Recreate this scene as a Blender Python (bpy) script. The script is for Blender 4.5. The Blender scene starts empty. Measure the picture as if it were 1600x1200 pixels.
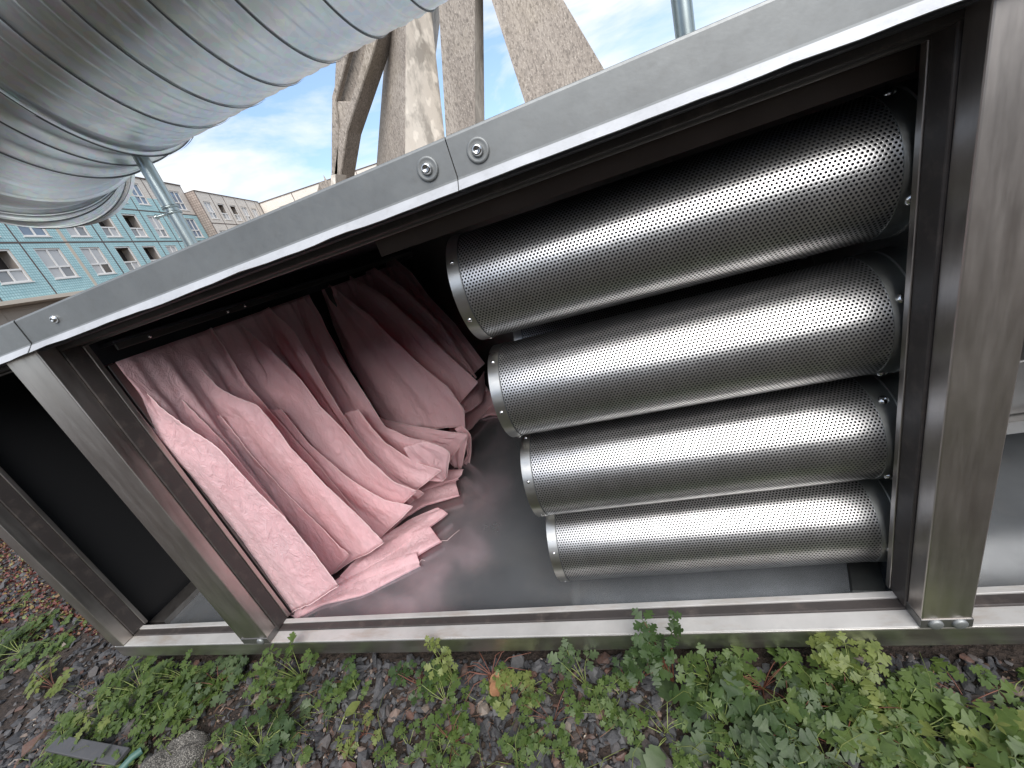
import bpy, bmesh, math, random
import numpy as np
from mathutils import Vector, Matrix, noise
C = bpy.context.scene.collection
S = bpy.context.scene

# ------------------------------------------------------------------ camera
F = 615.0
RM = None
def _cam():
    P = np.array([800., 600.])
    V = np.array([1307 - 800, 2096 - 600, F]); V /= np.linalg.norm(V)
    x = -np.array([-1275 - 800, 1037 - 600, F]); x -= V * (x @ V); x /= np.linalg.norm(x)
    z = -V; y = np.cross(z, x)
    return np.array([x, y, z])
RM = _cam()
cam = bpy.data.cameras.new('camera'); cam.sensor_width = 36; cam.lens = 36 * F / 1600
cam.clip_start = .02; cam.clip_end = 500
co = bpy.data.objects.new('camera', cam); C.objects.link(co)
m = Matrix.Identity(4)
for i in range(3):
    m[i][0] = RM[i][0]; m[i][1] = -RM[i][1]; m[i][2] = -RM[i][2]
co.matrix_world = m
S.camera = co

# ------------------------------------------------------------------ light
SUN_AZ, SUN_EL = math.radians(156), math.radians(44)      # azimuth clockwise from +Y
EXPO = 1.03
w = bpy.data.worlds.new("World"); S.world = w; w.use_nodes = True
nt = w.node_tree; nt.nodes.clear()
def N(nt, t, **k):
    n = nt.nodes.new(t)
    for a, b in k.items(): setattr(n, a, b)
    return n
out = N(nt, 'ShaderNodeOutputWorld'); bg = N(nt, 'ShaderNodeBackground'); bg.inputs[1].default_value = .11
sky = N(nt, 'ShaderNodeTexSky', sky_type='NISHITA', sun_disc=False, sun_elevation=SUN_EL, sun_rotation=SUN_AZ)
sky.air_density = 1.0; sky.dust_density = .6; sky.ozone_density = 1.5
tc = N(nt, 'ShaderNodeTexCoord'); mp = N(nt, 'ShaderNodeMapping'); mp.inputs['Scale'].default_value = (1.0, 1.0, 3.2)
mp.inputs['Location'].default_value = (.35, .1, .2)
no = N(nt, 'ShaderNodeTexNoise'); no.inputs['Scale'].default_value = 2.6; no.inputs['Detail'].default_value = 9
no.inputs['Roughness'].default_value = .58; no.inputs['Distortion'].default_value = .35
cr = N(nt, 'ShaderNodeValToRGB'); cr.color_ramp.elements[0].position = .40; cr.color_ramp.elements[1].position = .62
mx = N(nt, 'ShaderNodeMix', data_type='RGBA')
mx.inputs[7].default_value = (5.2, 5.2, 5.2, 1)
haz = N(nt, 'ShaderNodeMix', data_type='RGBA'); haz.inputs[0].default_value = .35; haz.inputs[7].default_value = (2.4, 3.6, 5.4, 1)
L = nt.links.new
L(tc.outputs['Generated'], mp.inputs[0]); L(mp.outputs[0], no.inputs[0]); L(no.outputs[0], cr.inputs[0])
L(sky.outputs[0], haz.inputs[6]); L(haz.outputs[2], mx.inputs[6]); L(cr.outputs[0], mx.inputs[0])
L(mx.outputs[2], bg.inputs[0]); L(bg.outputs[0], out.inputs[0])
sl = bpy.data.lights.new('sun', 'SUN'); sl.energy = 2.2; sl.angle = math.radians(50); sl.color = (1, .965, .92)
so = bpy.data.objects.new('sun', sl); C.objects.link(so)
sd = Vector((math.sin(SUN_AZ) * math.cos(SUN_EL), math.cos(SUN_AZ) * math.cos(SUN_EL), math.sin(SUN_EL)))
so.rotation_euler = sd.to_track_quat('Z', 'Y').to_euler()
S.view_settings.view_transform = 'Standard'; S.view_settings.look = 'None'
S.view_settings.exposure = EXPO; S.view_settings.gamma = 1
S.cycles.max_bounces = 8; S.cycles.diffuse_bounces = 4; S.cycles.glossy_bounces = 5
S.cycles.transparent_max_bounces = 8; S.cycles.sample_clamp_indirect = 6

# ------------------------------------------------------------------ helpers
def ray(u, v): return RM @ np.array([u - 800, v - 600, F])
def atY(u, v, y): r = ray(u, v); return r * y / r[1]
def atZ(u, v, z): r = ray(u, v); return r * z / r[2]
def atX(u, v, x): r = ray(u, v); return r * x / r[0]
def tag(o, label=None, cat=None, group=None, kind=None):
    if label: o['label'] = label
    if cat: o['category'] = cat
    if group: o['group'] = group
    if kind: o['kind'] = kind
    return o
def empty(name, loc=(0, 0, 0), **k):
    o = bpy.data.objects.new(name, None); C.objects.link(o); o.location = loc; o.empty_display_size = .05
    return tag(o, **k)
class MB:
    def __init__(s): s.v = []; s.f = []; s.sm = []
    def add(s, V, Fc, smooth=False):
        b = len(s.v); s.v += [tuple(map(float, p)) for p in V]; s.f += [tuple(i + b for i in f) for f in Fc]; s.sm += [smooth] * len(Fc); return s
    def box(s, a, b):
        (x0, y0, z0), (x1, y1, z1) = a, b
        V = [(x0,y0,z0),(x1,y0,z0),(x1,y1,z0),(x0,y1,z0),(x0,y0,z1),(x1,y0,z1),(x1,y1,z1),(x0,y1,z1)]
        return s.hexa(V)
    def hexa(s, V):
        return s.add(V, [(3,2,1,0),(4,5,6,7),(0,1,5,4),(1,2,6,5),(2,3,7,6),(3,0,4,7)])
    def cyl(s, p, q, r0, r1=None, n=16, caps=True, smooth=True):
        p, q = Vector(p), Vector(q); r1 = r0 if r1 is None else r1
        d = (q - p).normalized(); a = d.orthogonal().normalized(); b = d.cross(a)
        V = [p + (a*math.cos(t) + b*math.sin(t))*r0 for t in [2*math.pi*i/n for i in range(n)]] + \
            [q + (a*math.cos(t) + b*math.sin(t))*r1 for t in [2*math.pi*i/n for i in range(n)]]
        s.add(V, [(i, (i+1) % n, n+(i+1) % n, n+i) for i in range(n)], smooth)
        if caps: s.add(V, [tuple(range(n))[::-1], tuple(range(n, 2*n))])
        return s
    def tube(s, pts, r, n=6, taper=1.0):
        pts = [Vector(p) for p in pts]; V = []; up = Vector((.13, .2, 1))
        for i, p in enumerate(pts):
            d = (pts[min(i+1, len(pts)-1)] - pts[max(i-1, 0)]).normalized()
            a = d.cross(up).normalized() if d.cross(up).length > 1e-4 else d.orthogonal().normalized(); b = d.cross(a)
            rr = r * (1 + (taper-1)*i/max(1, len(pts)-1))
            V += [p + (a*math.cos(2*math.pi*k/n) + b*math.sin(2*math.pi*k/n))*rr for k in range(n)]
        Fc = [(i*n+k, i*n+(k+1) % n, (i+1)*n+(k+1) % n, (i+1)*n+k) for i in range(len(pts)-1) for k in range(n)]
        return s.add(V, Fc, True)
    def lathe(s, p, axis, prof, n=32, smooth=True):
        """prof: list of (along axis, radius)"""
        p = Vector(p); d = Vector(axis).normalized(); a = d.orthogonal().normalized(); b = d.cross(a); V = []
        for (h, r) in prof:
            V += [p + d*h + (a*math.cos(2*math.pi*k/n) + b*math.sin(2*math.pi*k/n))*r for k in range(n)]
        Fc = [(i*n+k, i*n+(k+1) % n, (i+1)*n+(k+1) % n, (i+1)*n+k) for i in range(len(prof)-1) for k in range(n)]
        return s.add(V, Fc, smooth)
    def grid(s, G, smooth=True):
        h, w_ = len(G), len(G[0]); V = [p for row in G for p in row]
        return s.add(V, [(i*w_+j, i*w_+j+1, (i+1)*w_+j+1, (i+1)*w_+j) for i in range(h-1) for j in range(w_-1)], smooth)
    def build(s, name, mat, parent=None, bevel=0, loc=None):
        me = bpy.data.meshes.new(name); me.from_pydata(s.v, [], s.f)
        me.polygons.foreach_set('use_smooth', s.sm); me.validate(); me.update()
        if mat: me.materials.append(mat)
        o = bpy.data.objects.new(name, me); C.objects.link(o)
        if parent: o.parent = parent; o.location = (0, 0, 0)
        if parent and parent.type == 'EMPTY' and parent.parent is None:
            me.transform(Matrix.Translation(-parent.location))
        if loc is not None:
            me.transform(Matrix.Translation(-Vector(loc))); o.location = loc
        if bevel:
            b = o.modifiers.new('bevel', 'BEVEL'); b.width = bevel; b.segments = 2; b.limit_method = 'ANGLE'; b.angle_limit = .6
        return o

# ---- node material kit
class M:
    def __init__(s, name, **k):
        s.m = bpy.data.materials.new(name); s.m.use_nodes = True; s.t = s.m.node_tree
        s.b = s.t.nodes['Principled BSDF']; s.o = s.t.nodes['Material Output']
        for a, b in k.items(): s.set(a, b)
    def set(s, a, b):
        i = s.b.inputs[a.replace('_', ' ')]
        if isinstance(b, bpy.types.NodeSocket): s.t.links.new(b, i)
        else: i.default_value = b if not (isinstance(b, tuple) and len(b) == 3 and len(i.default_value) == 4) else (*b, 1)
        return s
    def n(s, t, **k): return N(s.t, t, **k)
    def l(s, a, b): s.t.links.new(a, b)
    def coord(s, scale=(1, 1, 1), rot=(0, 0, 0), src='Object'):
        t = s.n('ShaderNodeTexCoord'); m = s.n('ShaderNodeMapping'); m.inputs['Scale'].default_value = scale; m.inputs['Rotation'].default_value = rot
        s.l(t.outputs[src], m.inputs[0]); return m.outputs[0]
    def noise(s, co, scale, detail=4, rough=.5, dist=0):
        t = s.n('ShaderNodeTexNoise'); s.l(co, t.inputs[0]); t.inputs['Scale'].default_value = scale
        t.inputs['Detail'].default_value = detail; t.inputs['Roughness'].default_value = rough; t.inputs['Distortion'].default_value = dist
        return t.outputs[0]
    def ramp(s, v, *st):
        r = s.n('ShaderNodeValToRGB'); s.l(v, r.inputs[0]); e = r.color_ramp.elements
        while len(e) < len(st): e.new(.5)
        for el, (p, c) in zip(e, st):
            el.position = p; el.color = (*c, 1) if isinstance(c, tuple) else (c, c, c, 1)
        return r.outputs[0]
    def mixc(s, f, a, b, mode='MIX'):
        x = s.n('ShaderNodeMix', data_type='RGBA', blend_type=mode)
        for i, v in ((0, f), (6, a), (7, b)):
            if isinstance(v, bpy.types.NodeSocket): s.l(v, x.inputs[i])
            elif i == 0: x.inputs[0].default_value = v
            else: x.inputs[i].default_value = (*v, 1)
        return x.outputs[2]
    def math(s, op, a, b=0, c=None):
        x = s.n('ShaderNodeMath', operation=op)
        for i, v in enumerate([a, b] + ([c] if c is not None else [])):
            if isinstance(v, bpy.types.NodeSocket): s.l(v, x.inputs[i])
            else: x.inputs[i].default_value = v
        return x.outputs[0]
    def bump(s, h, strength=.3, dist=.01, nrm=None):
        x = s.n('ShaderNodeBump'); s.l(h, x.inputs['Height']); x.inputs['Strength'].default_value = strength; x.inputs['Distance'].default_value = dist
        if nrm: s.l(nrm, x.inputs['Normal'])
        s.l(x.outputs[0], s.b.inputs['Normal']); return x.outputs[0]

def metal(name, col=(.55, .56, .57), rough=.35, spangle=0, streak=(1, 1, 1), dirt=.25, dirtcol=(.16, .14, .12), met=1.0, bumpk=.05, sc=18):
    k = M(name, Metallic=met)
    co = k.coord(streak); n1 = k.noise(co, sc, 6, .6); n2 = k.noise(k.coord((1, 1, 1)), 5, 5, .65)
    base = k.mixc(k.ramp(n2, (.35, 0.0), (.75, 1.0)), tuple(c*.82 for c in col), tuple(min(1, c*1.1) for c in col))
    if spangle:
        v = k.n('ShaderNodeTexVoronoi'); k.l(k.coord((1, 1, 1)), v.inputs[0]); v.inputs['Scale'].default_value = spangle
        base = k.mixc(.16, base, v.outputs['Color'], 'SOFT_LIGHT')
    base = k.mixc(k.ramp(k.noise(co, sc*.7, 8, .7), (.52, 0.0), (.8, dirt)), base, dirtcol)
    k.set('Base Color', base)
    k.set('Roughness', k.math('MULTIPLY_ADD', n1, .28, rough-.14))
    k.bump(n1, bumpk, .004); return k.m

MAT = {}
MAT['steel'] = metal('brushed_steel', (.62, .575, .54), .36, streak=(1, 1, .12), sc=60, bumpk=.06)
MAT['steelh'] = metal('brushed_rail', (.64, .61, .58), .36, streak=(.08, 1, 1), sc=50, bumpk=.06, dirt=.5)
MAT['cap'] = metal('matt_zinc_cap', (.27, .28, .28), .55, streak=(1, 1, 1), sc=90, met=.75, dirt=.2, bumpk=.05)
MAT['strip'] = metal('sky_lit_edge', (.50, .51, .53), .55, sc=140, met=.4, dirt=.2, bumpk=.08)  # paler than the cap: sky light caught by the kicked-out lip, put into colour
MAT['sill'] = metal('pale_sill', (.55, .535, .515), .5, streak=(.25, 1, 1), sc=26, met=.35, dirt=.9, dirtcol=(.33, .25, .18), bumpk=.1)
MAT['gasket'] = metal('dark_gasket', (.045, .038, .036), .5, met=0, dirt=.5, dirtcol=(.16, .13, .11), sc=40)
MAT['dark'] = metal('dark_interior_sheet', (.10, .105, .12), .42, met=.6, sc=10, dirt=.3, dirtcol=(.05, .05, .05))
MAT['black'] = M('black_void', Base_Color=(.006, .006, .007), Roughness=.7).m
MAT['inner'] = metal('inner_galvanised', (.24, .235, .23), .38, met=.85, sc=12, dirt=.4)
MAT['floor'] = metal('reflective_floor_sheet', (.38, .40, .42), .22, met=.75, sc=4, dirt=.85, dirtcol=(.50, .49, .47), bumpk=0)
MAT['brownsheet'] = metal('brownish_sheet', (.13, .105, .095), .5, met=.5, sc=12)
MAT['sheetlight'] = metal('zinc_roof_sheet', (.72, .73, .72), .5, met=.6, sc=8)
MAT['ring'] = metal('ring_aluminium', (.62, .61, .58), .32, streak=(.3, 1, 1), sc=40)
MAT['ring2'] = metal('dull_mounting_ring', (.36, .37, .36), .4, sc=30)
MAT['screw'] = metal('screw_zinc', (.7, .7, .7), .2, sc=60)
MAT['pole'] = metal('galvanised_pole', (.42, .48, .48), .35, streak=(1, 1, .15), sc=30)

def duct_mat():
    k = M('spiral_duct_zinc', Metallic=1.0)
    n2 = k.noise(k.coord((1, 1, 1)), 3, 6, .6)
    n3 = k.noise(k.coord((14, 2, 2)), 6, 6, .65)
    v = k.n('ShaderNodeTexVoronoi'); k.l(k.coord((1, 1, 1)), v.inputs[0]); v.inputs['Scale'].default_value = 90
    c = k.mixc(k.ramp(n2, (.3, 0.0), (.75, 1.0)), (.62, .65, .66), (.80, .82, .82))
    c = k.mixc(.2, c, v.outputs['Color'], 'SOFT_LIGHT')
    c = k.mixc(k.ramp(n3, (.60, 0.0), (.78, .35)), c, (.30, .30, .29))
    k.set('Base Color', c); k.set('Roughness', k.math('MULTIPLY_ADD', n3, .28, .24)); k.bump(n3, .05, .004)
    return k.m
MAT['duct'] = duct_mat()
MAT['seam'] = M('lock_seam_dark', Base_Color=(.10, .105, .11), Metallic=.8, Roughness=.5).m

def perf_mat(r, pitch=.0064, hole=.305):
    k = M('perforated_steel', Metallic=1.0)
    t = k.n('ShaderNodeTexCoord'); s = k.n('ShaderNodeSeparateXYZ'); k.l(t.outputs['Object'], s.inputs[0])
    ang = k.math('ARCTAN2', s.outputs[2], s.outputs[1])
    rows = round(2*math.pi*r/(pitch*.866)/2)*2
    u = k.math('MULTIPLY', s.outputs[0], 1/pitch)
    vv = k.math('MULTIPLY', ang, rows/2/(2*math.pi))     # in units of two rows
    def lat(off):
        a = k.math('ADD', u, off); b = k.math('ADD', vv, off)
        a = k.math('SUBTRACT', a, k.math('ROUND', a)); b = k.math('SUBTRACT', b, k.math('ROUND', b))
        b = k.math('MULTIPLY', b, 2*.866)
        return k.math('SQRT', k.math('ADD', k.math('MULTIPLY', a, a), k.math('MULTIPLY', b, b)))
    d = k.math('MINIMUM', lat(0.0), lat(.5))
    mask = k.ramp(d, (hole-.03, 1.0), (hole+.03, 0.0))
    nz = k.noise(k.coord((3, 1, 1)), 9, 5, .6)
    col = k.mixc(k.ramp(nz, (.3, 0.0), (.7, 1.0)), (.47, .465, .46), (.57, .565, .56))
    k.set('Base Color', k.mixc(mask, col, (.004, .004, .005)))
    k.set('Metallic', k.math('SUBTRACT', 1.0, mask)); k.set('Roughness', k.math('MULTIPLY_ADD', mask, .4, .31))
    k.set('Specular IOR Level', k.math('MULTIPLY_ADD', mask, -.5, .5))
    k.bump(k.noise(k.coord((.4, 1, 1)), 14, 3, .5), .12, .006, k.bump(k.ramp(d, (hole-.06, 0.0), (hole+.10, 1.0)), .15, .0008))
    return k.m

def fabric_mat():
    k = M('pink_nonwoven')
    co = k.coord((1, 1, 1)); a = k.noise(co, 9, 6, .6); b = k.noise(co, 420, 2, .5); cc = k.noise(k.coord((1.6, 1, .8), (0, .6, 0)), 30, 7, .68, 1.2)
    c = k.mixc(k.ramp(a, (.3, 0.0), (.7, 1.0)), (.96, .70, .73), (.98, .79, .82))
    k.set('Base Color', c); k.set('Roughness', .62); k.set('Specular IOR Level', .45)
    k.set('Sheen Weight', .25)
    h = k.math('ADD', k.math('MULTIPLY', cc, 1.0), k.math('MULTIPLY', b, .12))
    nr = k.bump(h, .8, .016)
    tr = k.n('ShaderNodeBsdfTranslucent'); tr.inputs[0].default_value = (.93, .24, .33, 1)
    mx = k.n('ShaderNodeMixShader'); mx.inputs[0].default_value = .42
    k.l(k.b.outputs[0], mx.inputs[1]); k.l(tr.outputs[0], mx.inputs[2]); k.l(mx.outputs[0], k.o.inputs[0])
    return k.m
MAT['pink'] = fabric_mat()
MAT['seamthread'] = M('pale_seam_thread', Base_Color=(.86, .62, .62), Roughness=.8).m

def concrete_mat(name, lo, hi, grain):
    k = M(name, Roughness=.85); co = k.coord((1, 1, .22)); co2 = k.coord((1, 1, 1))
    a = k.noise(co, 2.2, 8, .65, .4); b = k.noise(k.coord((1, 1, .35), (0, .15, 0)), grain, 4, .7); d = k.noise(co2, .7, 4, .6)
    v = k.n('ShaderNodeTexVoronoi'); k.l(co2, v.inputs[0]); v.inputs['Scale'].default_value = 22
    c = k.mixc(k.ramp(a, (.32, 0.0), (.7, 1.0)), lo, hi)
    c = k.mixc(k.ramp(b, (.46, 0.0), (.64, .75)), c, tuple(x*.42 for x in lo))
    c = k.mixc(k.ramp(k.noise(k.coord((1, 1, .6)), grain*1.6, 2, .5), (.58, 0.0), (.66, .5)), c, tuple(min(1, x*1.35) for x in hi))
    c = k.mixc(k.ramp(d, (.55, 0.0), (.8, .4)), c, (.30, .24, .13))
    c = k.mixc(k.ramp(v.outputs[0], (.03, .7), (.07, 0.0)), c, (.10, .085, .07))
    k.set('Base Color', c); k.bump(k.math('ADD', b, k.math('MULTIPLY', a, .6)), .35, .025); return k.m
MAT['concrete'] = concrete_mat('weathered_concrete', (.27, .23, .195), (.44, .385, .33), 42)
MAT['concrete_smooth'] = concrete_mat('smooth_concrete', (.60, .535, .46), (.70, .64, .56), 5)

# ------------------------------------------------------------------ ground
GZ = -1.03
def gh(x, y):
    return GZ + .018*noise.noise((x*2.1, y*2.1, 0)) + .010*noise.noise((x*7, y*7, 3)) + .004*noise.noise((x*23, y*23, 5))
def soil_mat():
    k = M('dark_soil', Roughness=.95); co = k.coord((1, 1, 1))
    a = k.noise(co, 6, 8, .7); b = k.noise(co, 120, 4, .7); v = k.n('ShaderNodeTexVoronoi'); k.l(co, v.inputs[0]); v.inputs['Scale'].default_value = 70
    c = k.mixc(k.ramp(a, (.35, 0.0), (.7, 1.0)), (.022, .015, .012), (.060, .042, .032))
    c = k.mixc(k.ramp(b, (.55, 0.0), (.75, .7)), c, (.11, .075, .055))
    c = k.mixc(k.ramp(v.outputs[0], (.10, .35), (.2, 0.0)), c, (.13, .11, .10))
    k.set('Base Color', c); k.bump(k.math('ADD', b, v.outputs[0]), .9, .012); return k.m
MAT['soil'] = soil_mat()
xs = sorted(set([-300, -120, -50, -25, -14] + [round(-10+i*.25, 3) for i in range(18)] + [round(-5.5+i*.05, 3) for i in range(150)] + [2.2, 3, 4, 6, 10, 20, 50, 120, 300]))
ys = sorted(set([-300, -120, -50, -25, -12, -7, -4, -2.5] + [round(-1.5+i*.05, 3) for i in range(90)] + [3.3, 4, 6, 10, 20, 50, 120, 300]))
b = MB(); b.grid([[(x, y, gh(x, y) if abs(x) < 12 and abs(y) < 12 else GZ) for x in xs] for y in ys])
tag(b.build('ground', MAT['soil']), 'dark crumbly roof garden soil under the chips and plants', 'ground', kind='structure')

# ------------------------------------------------------------------ the metal housing
XL, XR = -1.91, 1.75
unit = empty('ventilation_housing', (0, .6, -.96), label='long open grey metal ventilation housing with posts, sills and a matt top cap', cat='air handler')
Y0, Y1, BACK = .6, .688, 2.62
ZT, ZB = .062, -.907
def part(name, mb, mat, bevel=.0015, parent=unit): return mb.build(name, MAT[mat] if isinstance(mat, str) else mat, parent, bevel)
# bottom rail: front profile, pale sill, gasket groove, inner lip
part('bottom_rail', MB().box((XL, Y0, -.962), (XR, Y0+.071, -.909)), 'steelh', .003)
P1 = (XL, -1.855); P2 = (-1.285, -1.18); P3 = (.422, .498)
bays = [(P1[1], P2[0]), (P2[1], P3[0]), (P3[1], XR-.08)]
for a_, b_ in bays:
    part('sill', MB().box((a_, Y0+.001, -.909), (b_, Y0+.036, -.906)), 'sill', .001)
    part('gasket', MB().box((a_, Y0+.036, -.9085), (b_, Y0+.058, -.902)), 'gasket', .002)
    part('inner_lip', MB().box((a_, Y0+.058, -.9085), (b_, Y0+.072, -.899)), 'sill', .001)
# posts
def post(x0, x1, left_open, right_open, mat='steel'):
    p = part('post', MB().box((x0, Y0, -.906), (x1, Y0+.0365, ZT+.02)), mat, .0025)
    q = MB().box((x0+.006, Y0+.0365, -.898), (x1-.006, Y1-.001, ZT+.02)); q.build('post_web', MAT['steel'], p, .001).location = (0, 0, 0)
    for sx, op in ((x0, left_open), (x1, right_open)):
        if not op: continue
        sg = -1 if sx == x0 else 1
        a1, a2 = sorted((sx-sg*.012, sx+sg*.004))
        g = MB().box((a1, Y0+.037, -.9), (a2, Y1-.012, ZT)); g.build('post_gasket', MAT['gasket'], p, .002)
        a1, a2 = sorted((sx-sg*.012, sx+sg*.006))
        g = MB().box((a1, Y1-.012, -.9), (a2, Y1, ZT)); g.build('edge_trim', MAT['steel'], p, .001)
    return p
def fixparent(p):
    for c in p.children: c.data.transform(Matrix.Translation(-unit.location))
for a in (post(*P1, False, True), post(P2[0]+.012, P2[1], True, True), post(*P3, True, True), post(XR-.08, XR, True, False)): fixparent(a)
part('post_flange', MB().box((P2[0]-.012, Y0+.003, -.906), (P2[0]+.0115, Y0+.022, ZT+.02)), 'steel', .002)
# post foot plates with round caps
for x0, x1 in (P2, P3):
    part('foot_plate', MB().box((x0-.001, Y0-.002, -.906), (x1+.001, Y0+.038, -.884)), 'inner', .001)
    for cx in (x0+.021, x1-.019) if x0 > 0 else (x0+.075,):
        part('cap_plug', MB().lathe((cx, Y0-.002, -.895), (0, -1, 0), [(0, .0115), (.003, .0112), (.005, .008), (.0055, 0)], 20), 'cap', 0)
# top: beam, cap, bright kicked-out edge, soffit gasket
part('top_beam', MB().box((XL, Y0+.004, .0635), (XR, Y0+.10, .118)), 'steelh', .002)
part('soffit_trim', MB().box((P1[1], Y0+.036, .047), (XR, Y0+.074, .0632)), 'gasket', .003)
part('soffit_strip', MB().box((XL, Y0+.006, .058), (XR, Y0+.036, .0634)), 'dark', .001)
part('edge_trim', MB().box((P1[1], Y0+.074, .043), (XR, Y0+.09, .0632)), 'inner', .002)
def cap(x0, x1, off, seed):
    xs_ = np.linspace(x0, x1, max(3, int((x1-x0)/.03))); G = []
    t = .0015
    for x in xs_:
        k = .0022*noise.noise((x*6, seed, 0)) + .0018*noise.noise((x*15, seed, 4))
        y = Y0 - .006 - off
        prof = [(y+.20, .1345), (y+.006, .1290), (y+.0015, .1275), (y, .1245), (y, .100), (y, .0765), (y-.003, .0735), (y-.015, .0605+k), (y-.0135, .0595+k), (y+.0005, .0715), (y+.003, .0745)]
        G.append([(x, a, b_) for a, b_ in prof])
    mb = MB().grid(G, False)
    o = part('top_cap', mb, 'cap', 0)
    o.data.materials.append(MAT['strip'])
    for p in o.data.polygons:
        if p.index % 10 in (6,): p.material_index = 1
    sm = o.modifiers.new('s', 'SOLIDIFY'); sm.thickness = .0012
    return o
SEAM = -.166
cap(XL-.02, -1.158, .0022, 3.); cap(-1.157, SEAM-.0008, 0, 7.); cap(SEAM+.0008, XR, .0006, 11.)
part('roof_sheet', MB().box((XL, Y0+.16, .119), (XR, BACK+.05, .128)), 'sheetlight', 0)
def washer_bolt(x, z, r=.0155):
    y = Y0-.0068
    wsh = part('washer', MB().lathe((x, y, z), (0, -1, 0), [(0, r), (.0015, r*1.02), (.0030, r*.93), (.0022, r*.80), (.0022, r*.5), (.0022, 0)], 28), 'cap', 0)
    bo = MB().lathe((x, y-.002, z), (0, -1, 0), [(0, r*.52), (.003, r*.52), (.0065, r*.40), (.0075, r*.24), (.0045, r*.22), (.0045, 0)], 24).build('bolt', MAT['screw'], wsh); bo.data.transform(Matrix.Translation(-unit.location))
washer_bolt(-.203, .1005); washer_bolt(-.127, .0985)
part('screw', MB().lathe((-1.048, Y0-.0065, .102), (0, -1, 0), [(0, .008), (.002, .008), (.0055, .0055), (.0065, .0025), (.005, .002), (.005, 0)], 20), 'screw', 0)
# interior shell
part('floor_sheet', MB().box((XL+.01, Y0+.05, -.945), (XR-.01, BACK, -.937)), 'floor', 0)
part('rear_wall', MB().box((XL, BACK, -.95), (XR, BACK+.04, .118)), 'inner', 0)
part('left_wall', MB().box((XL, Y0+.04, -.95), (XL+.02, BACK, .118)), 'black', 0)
part('right_wall', MB().box((XR-.02, Y0+.09, -.95), (XR, BACK, .118)), 'inner', 0)
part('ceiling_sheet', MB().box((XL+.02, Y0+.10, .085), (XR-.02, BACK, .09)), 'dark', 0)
# ledge under the ceiling above the cylinders
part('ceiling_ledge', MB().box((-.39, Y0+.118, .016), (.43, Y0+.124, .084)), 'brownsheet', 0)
# bulkhead that carries the cylinders
part('cylinder_bulkhead', MB().box((.470, Y1+.001, -.937), (.478, BACK, .085)), 'ring2', 0)
# filter rail bulkhead (blank strip above, left side)
part('filter_rail', MB().box((-1.225, Y0+.10, -.012), (-1.205, BACK, .085)), 'dark', 0)
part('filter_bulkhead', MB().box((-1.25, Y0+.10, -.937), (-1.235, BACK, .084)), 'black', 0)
part('guide_rail', MB().box((-1.21, Y0+.12, .028), (-1.15, BACK-.1, .036)), 'dark', .001)
part('guide_rail', MB().box((-1.156, Y0+.12, .012), (-1.15, BACK-.1, .0275)), 'inner', .001)
for y_, x_ in ((.80, -1.17), (1.05, -1.149), (1.12, -1.149)):
    part('rivet', MB().lathe((-1.148, y_, .02), (1, 0, 0), [(0, .005), (.002, .004), (.003, 0)], 10), 'screw', 0)
# left bay frame channel on the floor
part('floor_channel', MB().box((-1.87, .695, -.9365), (-1.79, 2.2, -.915)), 'steel', .001)
# bent strip by the right end of the floor
part('bent_strip', MB().hexa([(.36, .70, -.936), (.415, .69, -.936), (.455, .80, -.936), (.40, .80, -.936), (.365, .70, -.932), (.42, .69, -.925), (.458, .80, -.925), (.405, .80, -.932)]), 'ring2', .001)

# ------------------------------------------------------------------ filter cylinders
TR = .107; TX0, TX1 = -.272, .475
tz = [-.0976, -.34, -.574, -.798]
perf = perf_mat(TR)
def cylinder():
    r = empty('filter_cylinder', (0, 0, 0))
    cx = (TX0+TX1)/2
    n = 96
    MB().lathe((TX0+.02, 0, 0), (1, 0, 0), [(0, TR), (TX1-TX0-.085, TR)], n).build('perforated_sleeve', perf, r)
    rb = MB().lathe((TX0, 0, 0), (1, 0, 0), [(.003, 0), (.003, TR-.009)], n, False)
    rb.lathe((TX0, 0, 0), (1, 0, 0), [(.003, TR-.009), (.0005, TR-.006), (0, TR-.001)], n, True).lathe((TX0, 0, 0), (1, 0, 0), [(0, TR-.001), (.0008, TR+.0012)], n, True)
    rb.lathe((TX0, 0, 0), (1, 0, 0), [(.0008, TR+.0012), (.0235, TR+.0014)], n, True).lathe((TX0, 0, 0), (1, 0, 0), [(.0235, TR+.0014), (.0236, TR-.001)], n, True)
    rb.build('end_ring', MAT['ring'], r)
    MB().lathe((TX0+.0238, 0, 0), (1, 0, 0), [(0, TR+.0004), (.0022, TR+.0004)], n, True).build('groove', MAT['seam'], r)
    rb = MB().lathe((TX1-.066, 0, 0), (1, 0, 0), [(0, TR-.002), (0, TR+.0016)], n, True).lathe((TX1-.066, 0, 0), (1, 0, 0), [(0, TR+.0016), (.030, TR+.0018)], n, True)
    rb.lathe((TX1-.066, 0, 0), (1, 0, 0), [(.030, TR+.0018), (.031, TR+.0045), (.034, TR+.0045), (.035, TR+.0018)], n, False).lathe((TX1-.066, 0, 0), (1, 0, 0), [(.035, TR+.0018), (.0605, TR+.0018)], n, True)
    rb.build('mounting_ring', MAT['ring2'], r)
    for k in range(6):
        a = math.radians(-165+k*60+8); d = Vector((0, math.cos(a), math.sin(a)))
        MB().lathe(Vector((TX0+.0125, 0, 0))+d*(TR+.0012), d, [(0, .0042), (.0018, .0036), (.0026, 0)], 12).build('rivet', MAT['screw'], r)
    for k in range(4):
        a = math.radians(-135+k*90-22); d = Vector((0, math.cos(a), math.sin(a)))
        MB().lathe(Vector((TX1-.050, 0, 0))+d*(TR+.0015), d, [(0, .0085), (.0022, .008), (.0045, .005), (.005, .002), (.0035, .0018), (.0035, 0)], 14).build('screw', MAT['screw'], r)
    return r
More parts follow.
